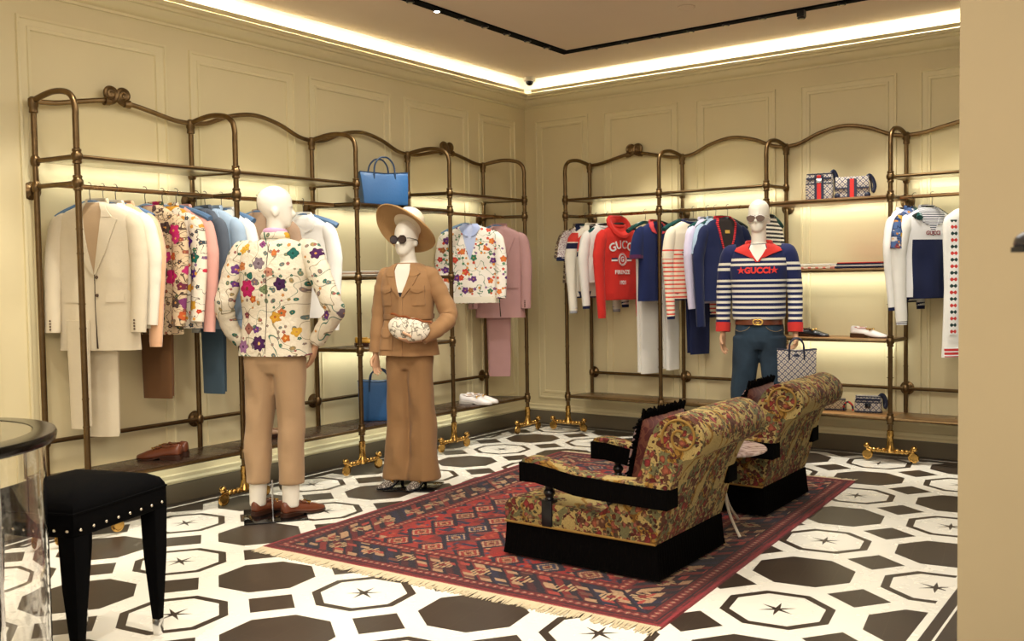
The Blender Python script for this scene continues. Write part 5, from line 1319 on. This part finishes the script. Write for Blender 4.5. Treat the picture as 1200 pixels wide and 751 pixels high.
def pillow(label, loc, rot):
    t = thing('cushion', label, 'cushion', loc, rot=rot, group='fringed burgundy cushions')
    mb = MB(); R = []; N = 16
    top = []; bot = []
    for i in range(N+1):
        a = []; b = []
        for j in range(N+1):
            u, v = -1+2*i/N, -1+2*j/N; h = .062*((1-u**4)*(1-v**4))**.6; s_ = 1-.06*(1-abs(u*v))*(abs(u)**6+abs(v)**6)*.5
            a.append((.235*u*s_, -h, .235*v*s_)); b.append((.235*u*s_, h, .235*v*s_))
        top.append(a); bot.append(b)
    mb.grid(top); mb.grid(bot); mb.build('cushion_cover', PILM, t)
    mb = MB(); rnd = random.Random(5); P = []
    for k in range(220):
        d = k/220*4; s_ = int(d); f = (d-s_)*2-1; c_ = [(f, -1), (1, f), (-f, 1), (-1, -f)][s_]; nrm = [(0, -1), (1, 0), (0, 1), (-1, 0)][s_]
        p = Vector((.222*c_[0], 0, .222*c_[1])); q = p+Vector((nrm[0]*.045+(rnd.random()-.5)*.015, (rnd.random()-.5)*.03, nrm[1]*.045+(rnd.random()-.5)*.015))
        mb.tube([p, (p+q)/2, q], [.009, .009, .004], 5)
    o = mb.build('fringe', BLKF, t); o['kind'] = 'stuff'
    return t
pillow('burgundy cushion with black fringe leaning in the nearer armchair', (3.075, -3.33, .49), (radians(12), 0, radians(90)))
pillow('burgundy cushion with black fringe leaning in the farther armchair', (3.045, -1.98, .49), (radians(12), 0, radians(92)))

# round marble side table
t = thing('side_table', 'small round pink marble table on pale legs between the armchairs', 'table', (3.145, -2.735, .012))
MARB = Mat('pink_marble', '#b9a196', .15, spec=.6); x, y, z = MARB.xyz(); k = (MARB.noise(6, 5, None, 1.5)-.5).abs()
MARB.col(MARB.mix((k*9), '#8a7268', '#c4aea4')); MARB = MARB.m
MB().lathe([(.01, .425), (.24, .425), (.255, .43), (.26, .438), (.255, .446), (.01, .447)], n=48).build('table_top', MARB, t)
PLEG = Mat('pale_lacquered_metal', '#cfc4b0', .3).m
for k in range(3):
    a = radians(84+120*k); mb = MB(); mb.tube(cr([(.03*cos(a), .03*sin(a), .42), (.05*cos(a), .05*sin(a), .28), (.11*cos(a), .11*sin(a), .12), (.22*cos(a), .22*sin(a), .006)], 5), .008, 8); mb.build('leg', PLEG, t)

# ---------------------------------------------------------------- black velvet stool
VEL = Mat('black_velvet', '#050506', .9, spec=.08); VEL.bump(VEL.noise(9, 3), .15, .01); VEL = VEL.m
sa = atan2(-.103, -.322); cx, cy = (1.953+1.71)/2-.012, (-5.346-5.83)/2-.012
t = thing('stool', 'black velvet stool with brass nail studs beside the glass table', 'stool', (cx, cy, 0), sa+pi)
hs, hv = .215, .245
mb = MB()
def sq(z, f, bul=0):
    P = []
    for (sx, sy) in ((1, -1), (1, 1), (-1, 1), (-1, -1)):
        pass
    n = 14
    for k in range(4):
        for i in range(n):
            f_ = -1+2*i/n
            u, v = [(f_, -1), (1, f_), (-f_, 1), (-1, -f_)][k]
            q = 1+bul*(1-f_*f_); P.append((u*hs*f*(q if k in (1, 3) else 1), v*hv*f*(q if k in (0, 2) else 1), z))
    return P
mb.loft([sq(.502, .97), sq(.509, 1, .02), sq(.567, 1, .02), sq(.587, 1.0, .025), sq(.602, .985, .03), sq(.625, .93, .03), sq(.645, .78, .02), sq(.657, .5), sq(.661, .1)])
mb.build('seat', VEL, t, sharp=70)
mb = MB(); P = sq(.589, 1.004, .024); mb.tube(P, .004, 6, closed=True, cap=False); mb.build('piping', VEL, t)
ST = metal('nail_silver', '#e0d6c2', .2)
for k in range(4):
    for i in range(8):
        f_ = -1+2*(i+.5)/8; u, v = [(f_, -1), (1, f_), (-f_, 1), (-1, -f_)][k]; q = 1+.02*(1-f_*f_)
        MB().ball((u*hs*(q if k in (1, 3) else 1), v*hv*(q if k in (0, 2) else 1), .529), .0062, 8, 6).build('stud', ST, t)
for (u, v) in ((1, 1), (1, -1), (-1, 1), (-1, -1)):
    mb = MB(); lx, ly = u*(hs-.035), v*(hv-.035); R = []
    for z, w in ((.507, .036), (.32, .031), (.065, .0155)): R.append([(lx+a*w+u*(w-.036)*-.2, ly+b*w, z) for a, b in ((1, 1), (-1, 1), (-1, -1), (1, -1))])
    mb.loft(R); lg = mb.build('leg', VEL, t, bevel=.003)
    mb = MB(); R = []
    for z, w in ((.066, .0158), (.02, .0145), (.0, .013)): R.append([(lx+a*w+u*(.0158-.036)*-.2, ly+b*w, z) for a, b in ((1, 1), (-1, 1), (-1, -1), (1, -1))])
    mb.loft(R); mb.build('metal_ferrule', STEEL, lg, bevel=.001)

# ---------------------------------------------------------------- round glass display table
GL = Mat('clear_glass', '#ffffff', .0, trans=1, ior=1.45); GL = GL.m
gx, gy, gr = 1.845/1.48*1.38, -6.252, .475
gc = (2.199, -6.384); gz = .95; gr = .456-.012
t = thing('display_table', 'round glass display table with a black rim at the left edge', 'table', (gc[0], gc[1], 0))
MB().lathe([(gr-.001, gz-.036), (gr+.008, gz-.03), (gr+.012, gz-.012), (gr+.008, gz-.002), (gr-.012, gz), (gr-.055, gz), (gr-.058, gz-.012), (gr-.03, gz-.03)], n=72).build('rim', Mat('black_lacquer_rim', '#0d0b0a', .18).m, t)
MB().lathe([(.01, gz-.01), (gr-.057, gz-.01), (gr-.057, gz-.002), (.01, gz-.002)], n=64).build('glass_top', GL, t)
mb = MB(); n = 72; ri = gr-.022
for a, b in ((ri, ri-.008),):
    R = [[(r*cos(2*pi*k/n), r*sin(2*pi*k/n), z) for k in range(n)] for r, z in ((ri, .10), (ri, gz-.034), (ri-.008, gz-.034), (ri-.008, .10))]
    mb.loft(R, False, True)
mb.build('glass_cylinder', GL, t)
MB().lathe([(.01, 0), (gr-.03, 0), (gr-.02, .01), (gr-.02, .10), (gr-.03, .11), (.01, .11)], n=64).build('plinth', Mat('black_lacquer_plinth', '#0d0b0a', .2).m, t)
MB().lathe([(.01, .111), (gr-.05, .111), (gr-.05, .13), (.01, .13)], n=64).build('marble_floor', MARB, t)
for a in (radians(20), radians(140), radians(260)):
    MB().tube([((gr-.04)*cos(a), (gr-.04)*sin(a), .1), ((gr-.04)*cos(a), (gr-.04)*sin(a), gz-.03)], .005, 8).build('metal_rod', STEEL, t)
# ---------------------------------------------------------------- bags, shoes and folded clothes on the shelves
BLUEL = Mat('blue_grained_leather', '#2c5f94', .42, spec=.5); BLUEL.bump(BLUEL.noise(60, 3), .25, .004); BLUEL = BLUEL.m
BLUED = Mat('navy_leather_handle', '#1f3a58', .4).m; NAVL = Mat('navy_leather', '#1a2038', .4).m
def mono(name, a='#c6bdae', b='#4c4e68'):
    m = Mat(name, a, .6); x, y, z = m.xyz(); u = (x+y); k = 24.
    p = ((u+z)*k); q = ((u-z)*k); fp, fq = (p.fract()-.5).abs(), (q.fract()-.5).abs()
    l = (fp > .40).max(fq > .40); g = (fp*fp+fq*fq).sqrt() < .13
    m.col(m.mix(l.max(g), a, b)); m.bump(l, .1, .001); return m.m
MONO = mono('monogram_canvas'); MONOG = mono('monogram_canvas_beige', '#b5a080', '#6a5a48')
def tote(name, label, loc, rz, w, h, d, mat, side, hmat, hh=.12, group=None, flare=1.12, cat='bag', slump=0, hspan=.24, thick=.008, emblem=None):
    t = thing(name, label, cat, loc, rz, group); mb = MB(); R = []
    for i in range(9):
        z = h*i/8; f = 1+(flare-1)*(i/8)**1.2; dd = d*(1-.35*(i/8)**2); s = slump*sin(pi*i/8)
        ring = []
        for (u, v) in [(-1, -1), (-.5, -1.03), (0, -1.04), (.5, -1.03), (1, -1), (1.0-.06*i/8, 0), (1, 1), (.5, 1.03), (0, 1.04), (-.5, 1.03), (-1, 1), (-1+.06*i/8, 0)]:
            ring.append((u*w/2*f+s*.3, v*dd/2, z+(0 if i < 8 else -.012*(1-abs(u)))))
        R.append(ring)
    mb.loft(R); mb.build('bag_body', mat, t, bevel=.004, sharp=50)
    mb = MB(); top = [(x*1.005, y*1.01, z+.001) for x, y, z in R[-1]]; mb.tube(top, .004, 6, closed=True, cap=False); mb.build('top_edge', side, t)
    for sy in (-1, 1):
        mb = MB(); y = sy*d*.65/2; z0 = h*.82
        P = cr([(-w*hspan, y+sy*.008, z0-.03), (-w*hspan, y+sy*.01, z0), (-w*hspan*.9, y+sy*.006, h+hh*.45), (-w*hspan*.45, y, h+hh*.92), (0, y, h+hh), (w*hspan*.45, y, h+hh*.92), (w*hspan*.9, y+sy*.006, h+hh*.45), (w*hspan, y+sy*.01, z0), (w*hspan, y+sy*.008, z0-.03)], 4)
        mb.tube(P, thick, 8); mb.build('handle', hmat, t)
    if emblem: MB().lathe([(.001, 0), (.02, 0), (.02, .003), (.001, .004)], (0, -d*.66/2-.004, h*.78), 18, rotM(pi/2, 0, 0)).build('round_emblem', emblem, t)
    return t
tote('tote_bag', 'blue leather tote with rolled handles on the high left-rack shelf', (.27, -2.27, 1.938), radians(62), .34, .245, .2, BLUEL, BLUED, BLUED, .11, flare=1.1, thick=.0065)
tote('tote_bag', 'blue leather tote on the bottom shelf behind the camel trousers', (.24, -2.31, .333), radians(40), .30, .30, .14, BLUEL, BLUED, BLUED, .08, flare=1.05, thick=.006)
tb = tote('tote_bag', 'monogram tote with navy handles hanging from the sweater mannequin’s hand', (2.985, -1.03, .63), radians(20), .25, .23, .1, MONO, NAVL, NAVL, .075, flare=1.05, hspan=.2, thick=.006, emblem=NAVL)
def boxbag(name, label, loc, rz, w, h, d, mat, flap=.0, stripe=False, corner=False, strap=True, zip_=False, plate=False, group=None, web=True):
    t = thing(name, label, 'bag', loc, rz, group); mb = MB(); R = []
    for z, f in ((0, .95), (.012, 1), (h*.5, 1.02), (h-.02, .98), (h, .9)):
        r = .25; ring = []
        for (cx, cy, a0) in ((1, 1, 0), (-1, 1, 90), (-1, -1, 180), (1, -1, 270)):
            for i in range(4): a = radians(a0+30*i); ring.append(((cx*(w/2-.02)+.02*cos(a))*f, (cy*(d/2-.02)+.02*sin(a))*f, z))
        R.append(ring)
    mb.loft(R); mb.build('bag_body', mat, t, sharp=50)
    for z in ((h*.985,) if not zip_ else (h*.97, h*.62)):
        mb = MB(); P = [(x*1.02*(1 if z > h*.8 else 1.06), y*1.03*(1 if z > h*.8 else 1.08), z) for x, y, _ in R[-1]]; mb.tube(P, .0045, 6, closed=True, cap=False); mb.build('piping', NAVL, t)
    mb = MB(); P = [(x*1.0, y*1.02, .008) for x, y, _ in R[1]]; mb.tube(P, .0045, 6, closed=True, cap=False); mb.build('piping', NAVL, t)
    if zip_:
        mb = MB(); mb.box((0, -d/2-.004, h*.80), (w*.9, .008, .016)); mb.build('zip_band', NAVL, t)
    if flap:
        mb = MB(); mb.prism([(-d/2-.012, h*(1-flap)), (-d/2-.006, h*(1-flap)), (-d/2-.002, h*.98), (d*.3, h+.006), (d*.3, h+.012), (-d/2-.012, h+.004)], -w/2, w/2, 'x'); mb.build('flap', mat, t, bevel=.003)
        mb = MB(); mb.box((0, -d/2-.013, h*(1-flap)), (w, .005, .01)); mb.build('flap_edge', NAVL, t)
    if stripe:
        for i, (ox, m_, ww) in enumerate(((-.024, NAVL, .02), (0, Mat('red_web', '#c8302c', .8).m, .032), (.024, NAVL, .02))):
            mb = MB(); mb.box((ox, -d/2-(.018 if flap else .006), h*.46), (ww, .004, h*.92)); mb.build('web_stripe', m_, t)
    if plate: mb = MB(); mb.box((0, -d/2-.009, h*(.72 if stripe else .45)), (.04, .006, .034)); mb.build('metal_plate', BKLEATH if not stripe else STEEL, t, bevel=.002)
    if corner:
        for sx in (-1, 1): mb = MB(); mb.ball((sx*(w/2-.012), -d/2+.008, .02), (.024, .018, .024), 10, 6); mb.build('leather_corner', NAVL, t)
    if strap:
        mb = MB(); P = cr([(w*.40, .0, h*.95), (w*.5, .01, h*1.08), (w*.60, .02, h*.9), (w*.66, .02, h*.55), (w*.60, .01, h*.28), (w*.56, .03, h*.5), (w*.54, .03, h*.8), (w*.47, .03, h*1.02)], 4)
        mb.tube(P, [.014]*len(P), 8, ex=.4); mb.build('shoulder_strap', NAVL, t)
    return t
G_ = 'monogram bags on the back rack'
boxbag('crossbody_bag', 'upright monogram bag with red and navy web stripe, left one on the high shelf', (2.875, -.19, 1.938), radians(12), .20, .205, .075, MONO, stripe=True, zip_=True, plate=True, group=G_)
boxbag('messenger_bag', 'low monogram flap bag with red and navy web stripe, right one on the high shelf', (3.125, -.20, 1.938), radians(12), .235, .155, .09, MONO, flap=.52, stripe=True, corner=True, group=G_)
boxbag('camera_bag', 'small navy-trimmed monogram bag with square plate on the bottom shelf', (3.235, -.18, .333), radians(10), .19, .125, .075, MONO, zip_=True, plate=True, group=G_)
boxbag('camera_bag', 'beige monogram bag half hidden behind the armchair back on the bottom shelf', (2.975, -.17, .333), radians(10), .18, .085, .07, MONOG, strap=False, group=G_)
mb = MB(); mb.tube(cr([(-.05, 0, .02), (-.03, -.01, .06), (.0, -.012, .085), (.035, -.006, .06), (.05, 0, .02)], 4), .02, 8, ex=.35)
o = mb.build('web_strap', stripes_mat('red_navy_web', lambda m, x, y, z: m.mix((((x*1+z)*24).fract() < .45), '#1c2340', '#c8342c')), None, loc=(3.10, -.21, .336)) if False else None
RN = stripes_mat('red_navy_web', lambda m, x, y, z: m.mix((((x+z)*24).fract() < .45), '#1c2340', '#c8342c')).m
t = thing('rolled_strap', 'rolled red and navy web strap between the two lower bags', 'strap', (3.098, -.22, .333))
mb = MB(); mb.tube(cr([(-.035, 0, .012), (-.03, -.004, .05), (.0, -.006, .075), (.03, -.002, .05), (.035, 0, .012)], 4), [.016]*17, 8, ex=.4); mb.build('strap_loop', RN, t)
# shoes
def pair(label1, label2, loc, rz, gap, upper, sole, group, **kw):
    a = radians(rz); n = (-sin(a), cos(a))
    shoe('loafer', label1, loc, a, upper, sole, group, **kw)
    shoe('loafer', label2, (loc[0]+n[0]*gap[1]+cos(a)*gap[0], loc[1]+n[1]*gap[1]+sin(a)*gap[0], loc[2]), a, upper, sole, group, **kw)
pair('brown leather loafer with gold bit, front one by the black stool', 'brown leather loafer with gold bit, rear one nearer the wall', (.30, -4.12, .333), 207, (.01, -.10), BRLEATH, BRDARK, 'brown loafers', hh=.07, heel=.028)
pair('white loafer with gold bit on the bottom shelf, front one', 'white loafer with gold bit on the bottom shelf, rear one', (.22, -1.28, .333), 18, (.02, .105), WHLEATH, WHSOLE, 'white loafers', hh=.065, lining=TANL)
shoe('loafer', 'navy patent loafer with bit left on the back-rack shelf', (2.72, -.22, .898), radians(-6), BKLEATH, BRDARK, lining=TANL, hh=.055, L=.28, heel=.02)
shoe('loafer', 'white and yellow loafer with brown heel right on the back-rack shelf', (3.15, -.22, .898), radians(-8), WHLEATH, HEELB, lining=REDK, vamp_mat=YELLEATH, hh=.062, heel=.03, L=.28)
shoe('pump', 'beige shoe on the dark shelf behind the floral mannequin', (.17, -3.30, .333), radians(62), NUDEL, BRDARK, hh=.05, L=.27, lining=TANL)
shoe('loafer', 'ochre yellow shoe on the shelf left of the camel sleeve', (.20, -2.48, .898), radians(60), YELLEATH, BRDARK, hh=.05, L=.22)
# folded clothes
def folded(label, loc, rz, w, d, layers, group):
    t = thing('folded_sweater', label, 'sweater', loc, rz, group); z = 0
    for i, (m_, h) in enumerate(layers):
        prof = rounded([(-d/2+.01, z), (-d/2, z+h*.5), (-d/2+.01, z+h), (0, z+h*1.06), (d/2-.01, z+h), (d/2, z+h*.5), (d/2-.01, z)], 3)
        mb = MB(); mb.prism(prof, -w/2+.006*i, w/2-.004*i, 'x'); mb.build('folded_layer', m_, t, bevel=.004); z += h*1.0
    return t
PKW = stripes_mat('pink_white_knit', lambda m, x, y, z: m.mix((x*18).fract() < .4, '#ece6da', '#d98a7c')).m
folded('folded white and pink knit left on the middle shelf', (2.83, -.20, 1.415), 0, .36, .26, [(PKW, .014), (IVORY, .012), (WHITEC, .012)], 'folded knits on the back rack')
folded('folded navy, white and red knit right on the middle shelf', (3.20, -.20, 1.415), 0, .34, .26, [(NAVY, .013), (WHITEC, .012), (NAVY, .010), (REDK, .010)], 'folded knits on the back rack')
folded('folded pale cloth on the middle shelf of the left rack', (.22, -2.42, 1.415), radians(90), .36, .26, [(IVORY, .014), (NUDE, .012), (WHITEC, .01)], 'folded cloths on the left rack')
# something dark cut by the right edge: a display arm with a pointed shoe
t = thing('display_stand', 'slim stand holding a dark shoe at the right edge of the picture', 'stand', (5.208, -5.932, 0))
MB().lathe([(.01, 0), (.11, 0), (.11, .01), (.012, .015), (.01, .02)], n=28).build('base', BLACKM, t)
MB().tube([(0, 0, .01), (0, 0, 1.398)], .008, 10).build('pole', BLACKM, t)
MB().lathe([(.001, 1.398), (.035, 1.398), (.035, 1.404), (.001, 1.405)], n=24).build('tray', STEEL, t)
shoe('loafer', 'dark pointed shoe cut off by the right edge of the picture', (5.195, -5.942, 1.405), radians(216), Mat('charcoal_leather', '#1c1c20', .25, coat=.3).m, BLACKM, L=.22, hh=.062, W=.06, point=1, lining=BRLEATH, heel=.02)
# ---------------------------------------------------------------- light and camera
def spot(loc, tgt, watt, ang=38, blend=.5, col=(1, .945, .84), size=.035):
    d = bpy.data.lights.new('track_spot', 'SPOT'); d.energy = watt; d.spot_size = radians(ang); d.spot_blend = blend; d.color = col; d.shadow_soft_size = size
    o = bpy.data.objects.new('track_spot', d); COL.objects.link(o); o.location = loc
    o.rotation_euler = (Vector(tgt)-Vector(loc)).to_track_quat('-Z', 'Y').to_euler()
def area(loc, tgt, watt, sx, sy, col=(1, .96, .88)):
    d = bpy.data.lights.new('fill_light', 'AREA'); d.energy = watt; d.shape = 'RECTANGLE'; d.size = sx; d.size_y = sy; d.color = col
    o = bpy.data.objects.new('fill_light', d); COL.objects.link(o); o.location = loc
    o.rotation_euler = (Vector(tgt)-Vector(loc)).to_track_quat('-Z', 'Y').to_euler()
K = 1.3
zc = CZ-.03
# spots of the channel onto the clothes and the walls
for y in (-5.6, -4.9, -4.2, -3.4, -2.6, -1.9, -1.3):
    spot((1.0, y, zc), (.15, y+.15, .9), 62*K, 52)
for x in (1.5, 2.1, 2.8, 3.4, 4.0, 4.6):
    spot((x, -.84, zc), (x-.05, -.1, .9), 62*K, 52)
# floor and furniture
for (x, y, tx, ty, w) in ((1.0, -2.9, 1.3, -2.8, 50), (1.0, -4.4, 1.4, -4.6, 60), (1.0, -1.2, 1.2, -1.3, 55), (2.4, -.84, 2.2, -1.2, 50), (3.6, -.84, 4.0, -1.5, 60),
                      (3.2, -5.2, 2.6, -5.0, 80), (3.6, -3.4, 4.1, -3.2, 70), (3.2, -4.4, 3.4, -4.6, 60), (2.4, -2.4, 2.3, -2.3, 40), (1.6, -6.0, 1.3, -5.2, 60)):
    spot((x, y, zc), (tx, ty, 0), w*K*1.3, 60, .8)
# light on the mannequins
spot((2.7, -5.6, zc), (1.0, -3.9, 1.3), 90*K, 30)
spot((2.6, -4.6, zc), (.95, -2.85, 1.2), 90*K, 30)
spot((3.4, -3.6, zc), (2.6, -.8, 1.3), 90*K, 28)
spot((4.2, -3.2, zc), (3.7, -.2, 1.3), 60*K, 40)
for (c, t_, n_, ln) in LEDS:
    d = bpy.data.lights.new('shelf_led', 'AREA'); d.shape = 'RECTANGLE'; d.size = ln; d.size_y = .012; d.energy = 1.7 if c.z > .5 else 1.0; d.color = (1, 1, .88)
    o = bpy.data.objects.new('shelf_led', d); COL.objects.link(o)
    zax = (Vector((0, 0, 1))*.97+n_*.25).normalized(); yax = zax.cross(t_); M = Matrix((t_, yax, zax)).transposed().to_4x4(); M.translation = c
    o.matrix_world = M
area((5.2, -7.8, 2.3), (5.2, -7.8, 5), 195*K, 3.5, 3, (1, .88, .76))  # added unseen uplight that brightens the ceiling
# added fill lamps without fixtures, behind the camera and over the rug
area((5.0, -8.5, zc), (5.0, -8.5, 0), 170*K, 4, 3)
area((2.8, -3.6, zc), (2.8, -3.6, 0), 70*K, 3.0, 3.0)
wd = bpy.data.worlds.new('world'); wd.use_nodes = True; SC.world = wd
wd.node_tree.nodes['Background'].inputs[0].default_value = (1, .93, .82, 1); wd.node_tree.nodes['Background'].inputs[1].default_value = .7

cam_d = bpy.data.cameras.new('camera'); cam_o = bpy.data.objects.new('camera', cam_d); COL.objects.link(cam_o)
cam_d.sensor_width = 36; cam_d.sensor_fit = 'HORIZONTAL'; cam_d.lens = FPX/1200*36
D, R_, U = Vector(CD), Vector(CR), Vector(CU)
M4 = Matrix(((R_.x, U.x, -D.x, CL[0]), (R_.y, U.y, -D.y, CL[1]), (R_.z, U.z, -D.z, CL[2]), (0, 0, 0, 1)))
cam_o.matrix_world = M4; cam_d.clip_start = .05
cam_d.dof.use_dof = True; cam_d.dof.focus_distance = 6.0; cam_d.dof.aperture_fstop = 7.0
SC.camera = cam_o
SC.view_settings.view_transform = 'Standard'; SC.view_settings.look = 'None'; SC.view_settings.gamma = 1; SC.view_settings.use_curve_mapping = False
SC.view_settings.exposure = -0.18
